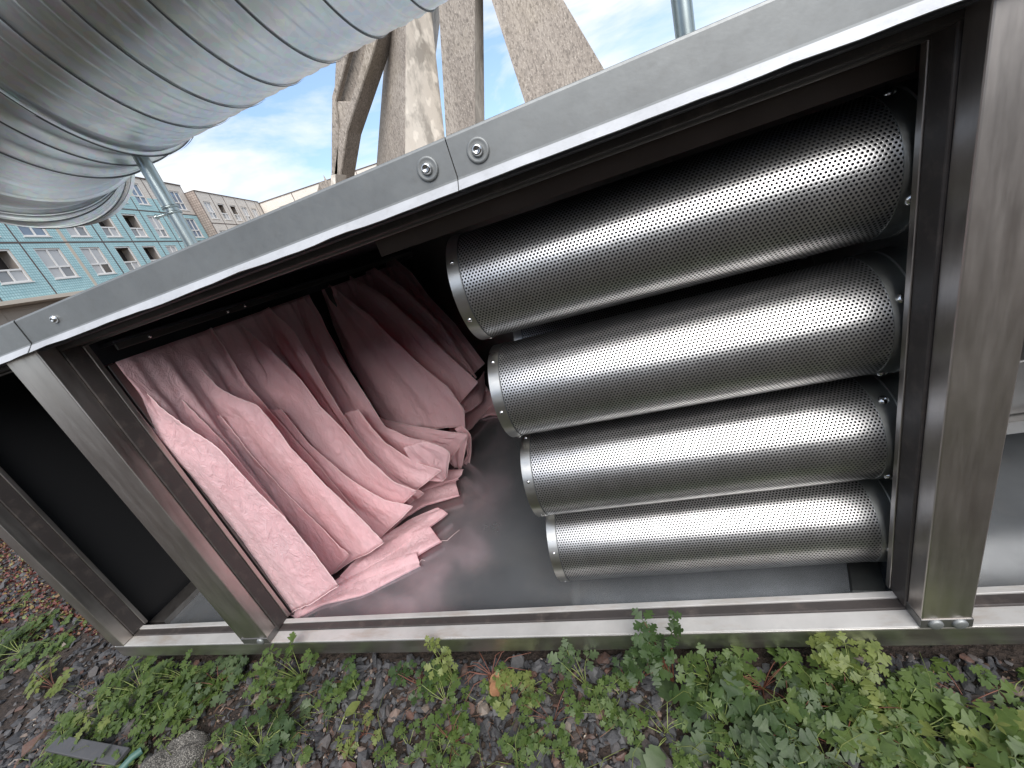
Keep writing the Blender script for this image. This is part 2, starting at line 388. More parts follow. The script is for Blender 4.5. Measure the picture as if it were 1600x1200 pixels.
def copy_tree(o, parent=None):
    c = o.copy(); C.objects.link(c)
    if parent: c.parent = parent
    for ch in list(o.children): copy_tree(ch, c)
    return c
cyl0 = cylinder(); used = False
CG = 'perforated metal filter cylinders lying side by side'
names = ['topmost perforated steel filter cylinder, under the dark ceiling ledge', 'second perforated steel filter cylinder from the top of the front stack',
         'third perforated steel filter cylinder from the top, above the lowest one', 'lowest perforated steel filter cylinder, just above the metal floor']
for i, z in enumerate(tz):
    o = cyl0 if i == 0 else copy_tree(cyl0)
    o.location = (0, .80, z); o.rotation_euler = (math.radians([0, 37, 12, 71][i]), 0, 0)
    tag(o, names[i], 'filter cylinder', CG)
o = copy_tree(cyl0); o.location = (0, 1.10, -.34); o.rotation_euler = (.4, 0, 0)
tag(o, 'rear filter cylinder glimpsed in the dark gap below the topmost one', 'filter cylinder', CG)

# ------------------------------------------------------------------ bag filters
def resample(pts, n):
    pts = np.array(pts, float); d = np.r_[0, np.cumsum(np.linalg.norm(np.diff(pts[:, :2], axis=0), axis=1))]; t = np.linspace(0, d[-1], n)
    P_ = np.c_[[np.interp(t, d, pts[:, i]) for i in range(pts.shape[1])]].T
    for _ in range(1):
        Q = P_.copy(); Q[1:-1] = (P_[:-2]+2*P_[1:-1]+P_[2:])/4; P_ = Q
    return P_
def sheet(Lp, Rp, yL, yR, seed, bulge=.02, nr=100, nc=40, amp=.006, pleats=2.2, ret=.014, mode='y', crump=.0022, tailamp=1.0):
    """cloth between two curves; yL/yR = (depth at start, depth at end)"""
    A = resample(Lp, nr); B = resample(Rp, nr); G = []
    for i in range(nr):
        t = i/(nr-1); row = []
        fn = atY if mode == 'y' else atZ
        a = Vector(fn(*A[i], yL[0]+(yL[1]-yL[0])*t)); c = Vector(fn(*B[i], yR[0]+(yR[1]-yR[0])*t))
        out_ = Vector((.10, -1, .15)) if mode == 'y' else Vector((0, -.2, 1))
        wd = (c-a).length
        env = min(1, t*5+.15)
        for j in range(nc):
            s = j/(nc-1)
            p = a.lerp(c, s)
            h = .5*bulge*math.sin(math.pi*min(1, s*1.0))**.7*env*(1-.6*t)
            ph = seed*1.7 + 1.1*noise.noise((t*2.2, seed, 0))
            h += amp*1.3*env*math.asin(.985*math.sin(pleats*2*math.pi*s + ph))*.64*(.6+.4*math.sin(math.pi*s))
            h += amp*.9*noise.noise((s*3.0*wd*8+seed, t*3.5, seed))*env
            m_ = noise.noise((s*2.5*wd*8, t*3, seed+20))
            h += crump*1.6*(abs(noise.noise((s*9*wd*8+t*6, t*11, seed+9)))-.2)*tailamp*(1+1.5*max(0, m_)) + crump*1.0*(abs(noise.noise((s*22*wd*8-t*9, t*26, seed+3)))-.2) + crump*.35*noise.noise((s*60*wd*8, t*60, seed))
            row.append(p + out_*h)
        # rounded return at the free edge
        last = row[-1]
        for q in (1, 2, 3):
            back = Vector((-.004*q, ret*q/3*(.4+.6*(1-t)), -.002*q)) if mode == 'y' else Vector((0, .002*q, -.004*q))
            row.append(last + back)
        G.append(row)
    return G
def pocket(parent, Lp, Rp, yL, yR, seed, **k):
    G = sheet(Lp, Rp, yL, yR, seed, **k)
    o = MB().grid(G).build('pocket', MAT['pink'], parent)
    sm = o.modifiers.new('s', 'SOLIDIFY'); sm.thickness = .0016; sm.offset = 1
    nc = k.get('nc', 40)
    edge = [r[nc-1]+Vector((0, -.0012, .0008)) for r in G] + [G[-1][j]+Vector((0, -.0012, -.0006)) for j in range(nc-2, -1, -1)]
    sp = MB().tube([e for e in edge[::1]], .0011, 5).build('seam', MAT['seamthread'], o); 
    sp.data.transform(Matrix.Translation(-parent.location))
    return o
near = empty('bag_filter', (-1.19, .70, -.935), label='nearer pink bag filter, its bright pockets drooping onto the metal floor by the post', cat='bag filter', group='pink bag filters')
far = empty('bag_filter', (-1.19, 1.62, -.935), label='farther pink bag filter in deep shade behind the bright one', cat='bag filter', group='pink bag filters')
for p, ya, yb in ((near, .70, 1.47), (far, 1.61, 2.36)):
    hf = MB()
    for (a, b_) in (((-1.203, ya, -.935), (-1.185, ya+.02, -.014)), ((-1.203, yb-.02, -.935), (-1.185, yb, -.014)), ((-1.203, ya+.02, -.034), (-1.185, yb-.02, -.014)), ((-1.203, ya+.02, -.935), (-1.185, yb-.02, -.915))): hf.box(a, b_)
    hf.build('header_frame', MAT['inner'], p, .001)
def gather(parent, ya, yb, seed, lean=.01, drop=.90, np_=9):
    G = []
    for i in range(60):
        t = i/59; row = []
        for j in range(140):
            s_ = j/139; y = ya+.012+(yb-ya-.02)*s_
            ph = np_*2*math.pi*s_ + 1.2*noise.noise((s_*5, t*1.5, seed))
            am = .003+.014*min(1, t*2.2)
            x = -1.176 + lean*t**1.2 + am*(math.sin(ph) + .35*math.sin(2.3*ph+seed)) + .006*noise.noise((s_*20, t*14, seed)) + .01*t
            z = -.012 - drop*t + .01*noise.noise((s_*9, t*3, seed+5))*min(1, t*4)
            row.append(Vector((x, y + .012*noise.noise((s_*12, t*4, seed+2))*t, z)))
        G.append(row)
    o = MB().grid(G).build('gathered_cloth', MAT['pink'], parent); sm = o.modifiers.new('s', 'SOLIDIFY'); sm.thickness = .0015
gather(near, .70, 1.47, 2.3); gather(far, 1.61, 2.36, 5.1)
# (left curve, right curve, depths, seed)
pocket(near, [(140,575),(160,605),(232,707),(300,795),(375,897),(425,955),(440,965)], [(172,566),(222,606),(262,645),(307,677),(345,705),(400,768),(445,812),(495,870),(530,915)], (.705,.70), (.73,.715), 1, bulge=.030, amp=.006, pleats=1.6, ret=.012, crump=.002)
pocket(near, [(170,575),(220,615),(262,655),(307,690),(345,720),(400,790),(440,860)], [(205,558),(240,590),(262,612),(287,625),(332,674),(385,735),(440,800),(490,880)], (.79,.76), (.80,.78), 2, bulge=.022, pleats=1.0)
pocket(near, [(215,560),(262,620),(300,660),(332,690),(385,760),(430,820),(500,905)], [(262,540),(300,560),(340,605),(372,622),(402,634),(440,678),(462,707),(500,747),(550,797),(600,848)], (.86,.84), (.89,.86), 3, bulge=.03, pleats=1.7, amp=.008)
pocket(near, [(285,535),(320,600),(380,660),(420,700),(462,745),(520,800),(560,845)], [(330,512),(352,545),(385,600),(420,640),(462,690),(500,730),(550,790),(580,822)], (1.0,.98), (.98,.96), 4, bulge=.02, pleats=1.5)
pocket(near, [(300,525),(360,600),(400,640),(432,680),(470,730),(520,790),(585,828)], [(370,502),(425,545),(470,590),(503,637),(540,672),(575,715),(617,752),(652,766)], (1.06,1.02), (1.10,1.03), 5, bulge=.03, pleats=1.8, amp=.010)
pocket(near, [(390,495),(440,560),(480,610),(510,650),(545,700),(590,745),(632,792)], [(420,480),(460,520),(500,590),(530,640),(565,690),(605,735),(662,772)], (1.22,1.15), (1.20,1.12), 6, bulge=.02)
pocket(near, [(425,482),(460,545),(495,600),(520,650),(542,678),(580,720),(620,763)], [(474,464),(507,517),(526,552),(567,612),(602,667),(640,684),(680,693),(704,707)], (1.34,1.22), (1.40,1.22), 7, bulge=.03, pleats=1.6, amp=.010)
pocket(near, [(560,640),(600,680),(650,700),(690,740)], [(602,655),(640,664),(685,672),(731,678)], (1.42,1.34), (1.46,1.36), 8, bulge=.015, nr=30)
pocket(near, [(400,640),(450,700),(500,760),(560,815),(592,842)], [(440,640),(480,690),(540,745),(600,782),(645,791)], (1.0,.96), (1.0,.97), 31, bulge=.012, pleats=1.2)
pocket(near, [(300,650),(340,720),(400,790),(450,850),(500,915)], [(345,650),(385,700),(440,765),(495,820),(545,868)], (.85,.83), (.85,.83), 32, bulge=.012, pleats=1.2)
pocket(near, [(520,650),(560,700),(600,740),(650,765)], [(560,640),(600,690),(650,722),(690,735)], (1.2,1.12), (1.2,1.12), 33, bulge=.012, pleats=1.2, nr=40)
# tails of the deeper pockets fanned on the floor
FZ = -.931
def fan(parent, up, lo, zu, zl, seed): 
    G = sheet(up, lo, (zu, zu), (zl, zl), seed, bulge=.006, nr=30, nc=12, amp=.004, pleats=1.2, mode='z', crump=.0025)
    o = MB().grid(G).build('pocket', MAT['pink'], parent); sm = o.modifiers.new('s', 'SOLIDIFY'); sm.thickness = .0016
    ss = o.modifiers.new('ss', 'SUBSURF'); ss.levels = 1; ss.render_levels = 1
    return o
fan(near, [(440,955),(490,925),(560,888),(652,862)], [(462,967),(500,946),(566,930),(656,884)], -.905, -.930, 11)
fan(near, [(500,925),(560,880),(620,840),(672,822)], [(505,938),(560,908),(620,885),(689,845)], -.895, -.915, 12)
fan(near, [(530,900),(580,850),(640,810),(684,792)], [(540,905),(585,880),(640,845),(698,800)], -.885, -.900, 13)
fan(near, [(580,840),(610,800),(650,760),(712,748)], [(590,850),(625,812),(660,790),(717,773)], -.895, -.905, 14)
fan(near, [(610,780),(640,750),(670,735),(726,733)], [(615,800),(645,772),(680,760),(716,748)], -.870, -.890, 15)
pocket(near, [(630,700),(650,730),(655,750),(690,752)], [(660,690),(690,698),(704,708),(698,745)], (1.12,1.16), (1.14,1.18), 16, bulge=.01, nr=20)
pocket(near, [(670,690),(690,700),(700,720),(706,728)], [(700,680),(731,678),(727,705),(721,732)], (1.36,1.38), (1.36,1.38), 17, bulge=.008, nr=20)
pocket(near, [(710,670),(725,690),(730,710),(715,737)], [(722,664),(737,680),(736,710),(732,735)], (1.44,1.44), (1.45,1.45), 18, bulge=.006, nr=20)
# far filter
pocket(far, [(500,447),(520,510),(545,570),(570,615),(602,667)], [(512,442),(572,488),(620,535),(660,572),(700,605),(726,640),(727,668)], (1.62,1.50), (1.66,1.52), 21, bulge=.03, pleats=2.4, amp=.010)
pocket(far, [(530,445),(580,500),(640,560),(690,610),(702,648)], [(545,430),(600,462),(650,507),(700,555),(747,597)], (1.80,1.66), (1.84,1.68), 22, bulge=.02, pleats=1.5)
pocket(far, [(556,432),(610,480),(660,525),(720,576)], [(585,418),(630,450),(690,508),(745,590)], (1.98,1.82), (2.0,1.84), 23, bulge=.02)
pocket(far, [(588,420),(640,480),(690,530),(735,588)], [(612,400),(642,425),(672,465),(710,505),(757,568)], (2.2,2.0), (2.28,2.05), 24, bulge=.025)
fan(far, [(690,640),(720,610),(750,590),(757,578)], [(700,655),(735,640),(752,625),(758,600)], -.72, -.80, 25)
fan(far, [(700,630),(740,620),(770,612),(780,612)], [(730,665),(745,655),(765,648),(782,648)], -.88, -.925, 26)
fan(far, [(690,600),(720,600),(745,598),(757,600)], [(705,690),(735,668),(760,640),(778,628)], -.80, -.90, 27)
# loose threads hanging from the tails
for pts in ([(700,727,0),(694,735,.01),(692,748,.004),(700,740,.0),(712,732,.006),(722,731,0)], [(686,845,0),(700,848,.01),(712,838,.012),(718,828,0)], [(600,848,.03),(606,850,.02),(610,846,.03)], [(652,883,0),(660,877,.008),(664,876,0)]):
    th = MB(); th.tube([tuple(Vector(atZ(u, v, -.925)) + Vector((0, 0, h))) for u, v, h in pts], .0006, 4)
    th.build('loose_thread', MAT['seamthread'], near)

# ------------------------------------------------------------------ overhead spiral duct with its bend
DC = Vector((0, .86, .64)); DR = .25
def swept(path, frames_fn, prof_r, n=96):
    G = []
    for s_, (c, e1, e2, r) in enumerate(path):
        G.append([c + (e1*math.cos(2*math.pi*k/n) + e2*math.sin(2*math.pi*k/n))*r for k in range(n+1)])
    return G
duct = empty('ventilation_duct', (-.2, .86, .64), label='big shiny galvanised spiral duct overhead with a segmented bend at its left end', cat='duct')
EZ = Vector((0, 0, 1)); EY = Vector((0, 1, 0))
PITCH = .112; HOFF = .034
def helix_r(x, a):
    """lock seam every pitch with two shallow stiffening ribs between, spiralling round"""
    t = (((x-HOFF)/PITCH) - a/(2*math.pi)) % 1.0
    r = DR
    for c in (.345, .665): r += -.0022*math.exp(-((t-c)/.040)**2)*1.6 + .0022*math.exp(-((t-c-.08)/.04)**2)
    r += .0026*math.exp(-((min(t, 1-t))/.03)**2)
    r += .0016*noise.noise((x*5, math.cos(a)*1.5, math.sin(a)*1.5))
    return r
n = 144; X0, X1 = -.925, 2.6
xs_ = np.arange(X0, X1, .0042); G = []
for x in xs_:
    G.append([Vector((x, DC.y, DC.z)) + (EY*math.cos(2*math.pi*k/n) + EZ*math.sin(2*math.pi*k/n))*helix_r(x, 2*math.pi*k/n) for k in range(n+1)])
MB().grid(G).build('straight_duct', MAT['duct'], duct)
# dark lock seam, a thin helical strip standing proud
k0 = math.ceil((X0-HOFF)/PITCH)
q = []
for i in range(int((X1-X0)/PITCH*96)):
    a = 2*math.pi*i/96; x = (k0 + a/(2*math.pi))*PITCH + HOFF
    if x > X1: break
    e = EY*math.cos(a) + EZ*math.sin(a)
    q.append((Vector((x+.0002, DC.y, DC.z))+e*(DR+.0038), Vector((x+.0030, DC.y, DC.z))+e*(DR+.0030)))
MB().grid([[a, (a+b_)/2, b_] for a, b_ in q], True).build('lock_seam', MAT['seam'], duct)
# bend
RC = 1.087; PSI = -.201; x0 = -.923
e2 = Vector((0, math.cos(PSI), -math.sin(PSI))); up = Vector((-1, 0, 0)).cross(e2)
piv = Vector((x0, DC.y, DC.z)) + e2*RC
def bend_frame(a):
    c = piv - e2*(RC*math.cos(a)) + Vector((-1, 0, 0))*(RC*math.sin(a))
    return c, (e2*math.cos(a) - Vector((-1, 0, 0))*math.sin(a)), up
gores = [0, .054, .131, .30, .475, .56, .72, .80, .963]
for gi in range(len(gores)-1):
    a0, a1 = gores[gi], gores[gi+1]; (c0, f0, u0), (c1, f1, u1) = bend_frame(a0), bend_frame(a1)
    G = []
    for t, dr in ((0, .0), (0.001, .010), (.06, .010), (.09, -.006), (.25, -.008), (.5, -.008), (.75, -.007), (.92, -.006), (.98, .002), (1, .004)):
        row = []
        for k in range(n+1):
            th = 2*math.pi*k/n
            p0 = c0 + (f0*math.cos(th) + u0*math.sin(th))*(DR+dr); p1 = c1 + (f1*math.cos(th) + u1*math.sin(th))*(DR+dr)
            dent = .003*noise.noise((th*1.3, gi*3.1, t*2))
            p = p0.lerp(p1, t); row.append(p + (p-(c0.lerp(c1, t))).normalized()*dent)
        G.append(row)
    MB().grid(G).build('bend_segment', MAT['duct'], duct)
    if gi in (0, 1, 2, 4, 5, 7):
        c, f_, u_ = bend_frame(a0); d = f_.cross(u_)
        MB().grid([[c + (f_*math.cos(2*math.pi*k/n) + u_*math.sin(2*math.pi*k/n))*(DR+.0107) + d*o_ for o_ in (-.0026, .0026)] for k in range(n+1)]).build('lock_seam', MAT['seam'], duct)
c, f_, u_ = bend_frame(.95)
MB().grid([[c + (f_*math.cos(2*math.pi*k/n) + u_*math.sin(2*math.pi*k/n))*r_ for r_ in (DR*.98, DR*.5, .001)] for k in range(n+1)]).build('end_cap', MAT['inner'], duct)

# poles that carry the duct
def pole(x, y, r, ztop, label):
    o = empty('support_pole', (x, y, .128), label=label, cat='pole', group='thin galvanised poles standing behind the top cap')
    MB().cyl((x, y, .132), (x, y, ztop), r, n=28).build('tube', MAT['pole'], o)
    MB().lathe((x, y, .1285), (0, 0, 1), [(0, .05), (.004, .05), (.004, r+.006), (.02, r+.004), (.02, r)], 24).build('foot', MAT['pole'], o)
    return o
pl = pole(-.952, .88, .0148, .40, 'thin galvanised pole running up to the end of the duct beside the blue building')
for z_ in (.262, .275):
    MB().lathe((-.952, .88, z_), (0, 0, 1), [(0, .0148), (0, .0175), (.005, .0175), (.005, .0148)], 20).build('clamp', MAT['pole'], pl, 0)
cb = MB().cyl((-.969, .87, .266), (-.988, .86, .266), .0035, n=10).cyl((-.982, .863, .266), (-.986, .861, .266), .006, n=6); cb.build('clamp_bolt', MAT['pole'], pl)
pole(.205, .88, .0155, .44, 'thin galvanised pole standing alone against the bright clouds above the cap')

# ------------------------------------------------------------------ concrete struts
def line_at(p, q, y, z):
    """point on the leaning edge through pixels p,q (lying in the plane y) at height z"""
    a, b_ = Vector(atY(*p, y)), Vector(atY(*q, y)); t = (z-a.z)/(b_.z-a.z); return a.lerp(b_, t)
K = 1.3
def strut(edges, zs, backdepth=None):
    """edges: list of ((p,q),y) left..right visible vertical edges; a closed prism with a hidden back edge, subdivided in height"""
    mb = MB(); rows = []
    for z in np.linspace(zs[0], zs[-1], 22):
        pts = [line_at(p, q, y*K, z*K) for (p, q), y in edges]
        if len(pts) == 2: pts += [pts[1]+Vector((0, backdepth, 0)), pts[0]+Vector((0, backdepth, 0))]
        elif len(pts) == 3: pts += [pts[0]+pts[2]-pts[1]]
        else: pts += [pts[0]+Vector((.2, 1.6, 0))]
        rows.append(pts)
    m_ = len(rows[0])
    for r in range(len(rows)-1):
        for k in range(m_):
            mb.add([rows[r][k], rows[r][(k+1) % m_], rows[r+1][(k+1) % m_], rows[r+1][k]], [(0, 1, 2, 3)])
    mb.add(rows[0], [tuple(range(m_))[::-1]]); mb.add(rows[-1], [tuple(range(m_))])
    # weld
    return mb
ZLO, ZHI = -.8, 4.2
def weld(o):
    bm = bmesh.new(); bm.from_mesh(o.data); bmesh.ops.remove_doubles(bm, verts=bm.verts, dist=1e-4); bmesh.ops.recalc_face_normals(bm, faces=bm.faces); bm.to_mesh(o.data); bm.free(); return o
def concrete_thing(mb, label, mat='concrete', bevel=.008, smooth_side=None):
    o = weld(mb.build('concrete_strut', MAT[mat])); bb = o.data; c = Vector((sum(v.co.x for v in bb.vertices)/len(bb.vertices), sum(v.co.y for v in bb.vertices)/len(bb.vertices), GZ))
    bb.transform(Matrix.Translation(-c)); o.location = c
    for p in o.data.polygons: p.use_smooth = True
    o.data.set_sharp_from_angle(angle=math.radians(12))
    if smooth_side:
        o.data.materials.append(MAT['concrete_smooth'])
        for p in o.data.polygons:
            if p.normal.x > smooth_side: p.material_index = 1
    return tag(o, label, 'concrete strut', 'tall leaning concrete struts behind the housing')
o2 = strut([(((603, 60), (588, 262)), 5.5), (((612, 60), (606, 255)), 5.2), (((634, 45), (633, 240)), 5.0), (((674, 20), (695, 215)), 5.25)], [ZLO, 1, 2, ZHI])
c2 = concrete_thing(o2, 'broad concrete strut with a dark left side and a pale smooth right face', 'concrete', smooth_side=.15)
o3 = strut([(((686, 18), (697, 215)), 5.0), (((742, 0), (742, 195)), 4.9), (((755, 0), (757, 187)), 5.15)], [ZLO, 1, 2, ZHI])
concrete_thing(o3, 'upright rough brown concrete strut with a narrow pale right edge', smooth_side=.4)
o4 = strut([(((768, 0), (820, 160)), 4.8), (((880, 0), (945, 110)), 5.0)], [ZLO, 1, 2, ZHI*.8], .9)
concrete_thing(o4, 'rightmost rough concrete strut, widening downwards and leaning to the left')
# forked strut
r1 = empty('concrete_strut', (-3.4, 6.7, GZ), label='forked dark concrete strut with a sunken panel between its arms, leftmost of the struts', cat='concrete strut', group='tall leaning concrete struts behind the housing')
def poly_prism(pix, y, th):
    f = [Vector(atY(u, v, y*K)) for u, v in pix]; m_ = len(f); mb = MB(); bk = [p*((y*K+th)/(y*K)) + Vector((0, 0, 0)) for p in f]
    bk = [p + Vector((0, th, 0)) for p in f]
    mb.add(f, [tuple(range(m_))]); mb.add(bk, [tuple(range(m_))[::-1]])
    for k in range(m_): mb.add([f[k], bk[k], bk[(k+1) % m_], f[(k+1) % m_]], [(0, 1, 2, 3)])
    return mb
for pix, y, th, nm in (([(582, 20), (568, 88), (547, 158), (529, 205), (519, 290), (508, 420), (520, 420), (530, 290), (543, 205), (584, 80), (602, 20)], 5.0, .42, 'arm'),
                       ([(556, 20), (533, 95), (518, 150), (517, 285), (510, 420), (522, 420), (528, 290), (530, 205), (525, 158), (541, 97), (562, 20)], 5.0, .12, 'arm'),
                       ([(550, 158), (523, 158), (522, 205), (522, 290), (518, 420), (524, 420), (532, 290), (540, 205)], 5.02, .3, 'web'),
                       ([(572, 20), (556, 20), (524, 95), (521, 160), (556, 160), (578, 95), (596, 20)], 5.12, .1, 'sunken_panel')):
    o = weld(poly_prism(pix, y, th).build(nm, MAT['concrete'])); o.data.transform(Matrix.Translation(-r1.location)); o.parent = r1
    bv = o.modifiers.new('b', 'BEVEL'); bv.width = .015; bv.segments = 1
# squat block with a pointed finial to the left of the forked strut
q0 = empty('concrete_block', (-3.75, 6.2, GZ), label='small squat concrete block with a thin pointed finial, left of the forked strut', cat='concrete block')
o = weld(poly_prism([(499, 285), (516, 281), (520, 330), (488, 330)], 4.75, .4).build('block', MAT['concrete'])); o.data.transform(Matrix.Translation(-q0.location)); o.parent = q0
a = Vector(atY(505, 286, 4.8*K)); MB().lathe(a - Vector((0, -.1, .04)), (0, 0, 1), [(0, .07), (.04, .05), (.07, .02), (.16, .003)], 10).build('finial', MAT['concrete'], q0)
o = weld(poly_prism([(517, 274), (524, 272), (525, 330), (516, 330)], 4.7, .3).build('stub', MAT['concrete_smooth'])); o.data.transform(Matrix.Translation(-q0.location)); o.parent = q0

# ------------------------------------------------------------------ apartment blocks
BS = 2.3; BA = math.radians(17.5)
bv_ = Vector((-math.sin(BA), math.cos(BA), 0)); nv_ = Vector((math.cos(BA), math.sin(BA), 0))
def FP(b_, z, d=10, off=0): return (bv_*b_ - nv_*(d-off))*BS + Vector((0, 0, z*BS))
def tile_mat(name, c1, c2, mortar, sc=1.0):
    k = M(name, Roughness=.55)
    t = k.n('ShaderNodeTexCoord'); mp = k.n('ShaderNodeMapping'); k.l(t.outputs['UV'], mp.inputs[0])
    br = k.n('ShaderNodeTexBrick'); k.l(mp.outputs[0], br.inputs[0]); br.offset = 0; br.inputs['Scale'].default_value = 1
    br.inputs['Color1'].default_value = (*c1, 1); br.inputs['Color2'].default_value = (*c2, 1); br.inputs['Mortar'].default_value = (*mortar, 1)
    br.inputs['Mortar Size'].default_value = .012*sc; br.inputs['Brick Width'].default_value = .14*sc; br.inputs['Row Height'].default_value = .14*sc; br.inputs['Mortar Smooth'].default_value = .2
    nz = k.noise(k.coord((1, 1, 1)), .8, 6, .6); c = k.mixc(k.ramp(nz, (.45, 0.0), (.8, .35)), br.outputs[0], tuple(x*.6 for x in c1))
    k.set('Base Color', c); k.bump(br.outputs['Fac'], -.3, .01); return k.m
MAT['tileblue'] = tile_mat('turquoise_tile', (.42, .65, .67), (.50, .72, .73), (.18, .34, .37))
MAT['tilebeige'] = tile_mat('beige_tile', (.72, .66, .59), (.78, .72, .64), (.50, .44, .38))
MAT['tilebrown'] = tile_mat('brown_tile', (.33, .27, .23), (.42, .35, .30), (.13, .10, .09), 1.4)
MAT['joint'] = M('panel_joint_dark', Base_Color=(.13, .10, .09), Roughness=.9).m
MAT['tanstrip'] = M('tan_joint_strip', Base_Color=(.60, .52, .43), Roughness=.8).m
MAT['frame'] = M('white_window_frame', Base_Color=(.78, .76, .73), Roughness=.4).m
def glass(name, col, r, spec=.5):
    k = M(name, Base_Color=col, Roughness=r, Metallic=0); k.set('Specular IOR Level', spec); k.set('Coat Weight', .6); k.set('Coat Roughness', .03); return k.m
PANES = [glass('pane_curtain', (.50, .50, .50), .4), glass('pane_sky', (.16, .22, .30), .05), glass('pane_dark', (.025, .025, .027), .1), glass('pane_grey', (.22, .23, .24), .25)]
MAT['void'] = M('dark_room', Base_Color=(.035, .028, .026), Roughness=.9).m
MAT['reveal'] = M('window_reveal', Base_Color=(.42, .36, .31), Roughness=.9).m
def facade(mb_name, mat, parent, bs, zs, holes, d, pt=FP):
    """wall between bs[0]..bs[-1], zs[0]..zs[-1] with rectangular holes (b0,b1,z0,z1); UV in metres"""
    B = sorted(set([bs[0], bs[1]] + [h[i] for h in holes for i in (0, 1)])); Z = sorted(set([zs[0], zs[1]] + [h[i] for h in holes for i in (2, 3)]))
    V = []; Fc = []; U = []
    for i in range(len(B)-1):
        for j in range(len(Z)-1):
            cb, cz = (B[i]+B[i+1])/2, (Z[j]+Z[j+1])/2
            if any(h[0] < cb < h[1] and h[2] < cz < h[3] for h in holes): continue
            k = len(V); V += [pt(B[i], Z[j], d), pt(B[i+1], Z[j], d), pt(B[i+1], Z[j+1], d), pt(B[i], Z[j+1], d)]; Fc.append((k, k+1, k+2, k+3))
            U += [(B[i]*BS, Z[j]*BS), (B[i+1]*BS, Z[j]*BS), (B[i+1]*BS, Z[j+1]*BS), (B[i]*BS, Z[j+1]*BS)]
    o = MB().add(V, Fc).build(mb_name, mat, parent)
    uv = o.data.uv_layers.new(name='UVMap')
    for l in o.data.loops: uv.data[l.index].uv = U[l.vertex_index]
    return o
def window(parent, b0, b1, z0, z1, d, kind, pt=FP):
    dep = .055; fr = MB(); t = .038; w_ = b1-b0
    def bar(a0, a1, c0, c1, o0=-dep*.75, o1=-dep*.35):
        P_ = [pt(a0, c0, d, o0), pt(a1, c0, d, o0), pt(a1, c0, d, o1), pt(a0, c0, d, o1), pt(a0, c1, d, o0), pt(a1, c1, d, o0), pt(a1, c1, d, o1), pt(a0, c1, d, o1)]
        fr.hexa(P_)
    zt = z0+(z1-z0)*.36; bm = (b0+b1)/2
    bar(b0, b0+t, z0, z1); bar(b1-t, b1, z0, z1); bar(b0+t, b1-t, z0, z0+t); bar(b0+t, b1-t, z1-t, z1)
    bar(b0+t, b1-t, zt, zt+t); bar(bm-t/2, bm+t/2, z0+t, zt)
    if kind != 2: bar(bm-t/2, bm+t/2, zt+t, z1-t)
    bar(b0-.02, b1+.02, z0-.025, z0-.001, -dep, .02)
    f = fr.build('window', MAT['frame'], parent)
    def pane(a0, a1, c0, c1, m_, off=-dep*.8):
        p = MB().add([pt(a0, c0, d, off), pt(a1, c0, d, off), pt(a1, c1, d, off), pt(a0, c1, d, off)], [(0, 1, 2, 3)]).build('pane', m_, f)
        if parent.type == 'EMPTY': p.data.transform(Matrix.Translation(-parent.location))
    for (a0, a1) in ((b0+t, bm), (bm, b1-t)):
        pane(a0, a1, z0+t, zt, PANES[{0: 0, 1: 1, 2: 3, 3: 0}[kind]] if a0 < bm - t else PANES[{0: 3, 1: 1, 2: 0, 3: 2}[kind]])
        if kind != 2: pane(a0, a1, zt+t, z1-t, PANES[{0: 0, 1: 1, 3: 0}[kind]])
    if kind == 2: pane(b0+t, b1-t, zt+t, z1-t, MAT['void'], -.25)
    # reveal
    rv = MB()
    for (p, q_) in (((b0, z0), (b1, z0)), ((b1, z0), (b1, z1)), ((b1, z1), (b0, z1)), ((b0, z1), (b0, z0))):
        rv.add([pt(*p, d, 0), pt(*q_, d, 0), pt(*q_, d, -.26), pt(*p, d, -.26)], [(0, 1, 2, 3)])
    o = rv.build('reveal', MAT['reveal'], f)
    if parent.type == 'EMPTY': o.data.transform(Matrix.Translation(-parent.location))
def joints(parent, bl, zl, bs, zs, d, pt=FP, t=.018, mat='joint'):
    mb = MB()
    for b_ in bl: mb.hexa([pt(b_-t, zs[0], d, .004), pt(b_+t, zs[0], d, .004), pt(b_+t, zs[0], d, -.01), pt(b_-t, zs[0], d, -.01), pt(b_-t, zs[1], d, .004), pt(b_+t, zs[1], d, .004), pt(b_+t, zs[1], d, -.01), pt(b_-t, zs[1], d, -.01)])
    for z_ in zl: mb.hexa([pt(bs[0], z_-t, d, .006), pt(bs[1], z_-t, d, .006), pt(bs[1], z_-t, d, -.01), pt(bs[0], z_-t, d, -.01), pt(bs[0], z_+t, d, .006), pt(bs[1], z_+t, d, .006), pt(bs[1], z_+t, d, -.01), pt(bs[0], z_+t, d, -.01)])
    return mb.build('panel_joints', MAT[mat], parent)
GB = GZ/BS
b1_ = empty('apartment_block', tuple(FP(13, GB)), label='turquoise tiled apartment block with white and open dark windows, behind the duct and pole', cat='building')
cols = [(6.6, 7.25), (7.8, 8.45), (9.0, 9.65), (10.2, 10.88), (11.43, 12.09), (12.66, 13.28), (13.81, 14.38), (14.90, 15.48), (15.98, 16.50), (17.0, 17.5), (17.98, 18.52)]
k1 = [0, 1, 0, 2, 0, 3, 2, 2, 0, 0, 1]; k2 = [0, 1, 0, 1, 1, 0, 2, 2, 0, 0, 1]; k3 = [0, 1, 0, 1, 1, 0, 1, 2, 1, 0, 1]
h1 = [(a_, c_, 2.17, 2.93) for a_, c_ in cols]; h2 = [(a_, c_, 3.22, 3.95) for a_, c_ in cols]; h3 = [(a_, c_, 4.32, 5.03) for a_, c_ in cols[:-1]] + [(17.98, 18.52, 4.27, 4.97)]
facade('lower_wall', MAT['tileblue'], b1_, (5.2, 18.85), (1.80, 4.10), h1+h2, 10)
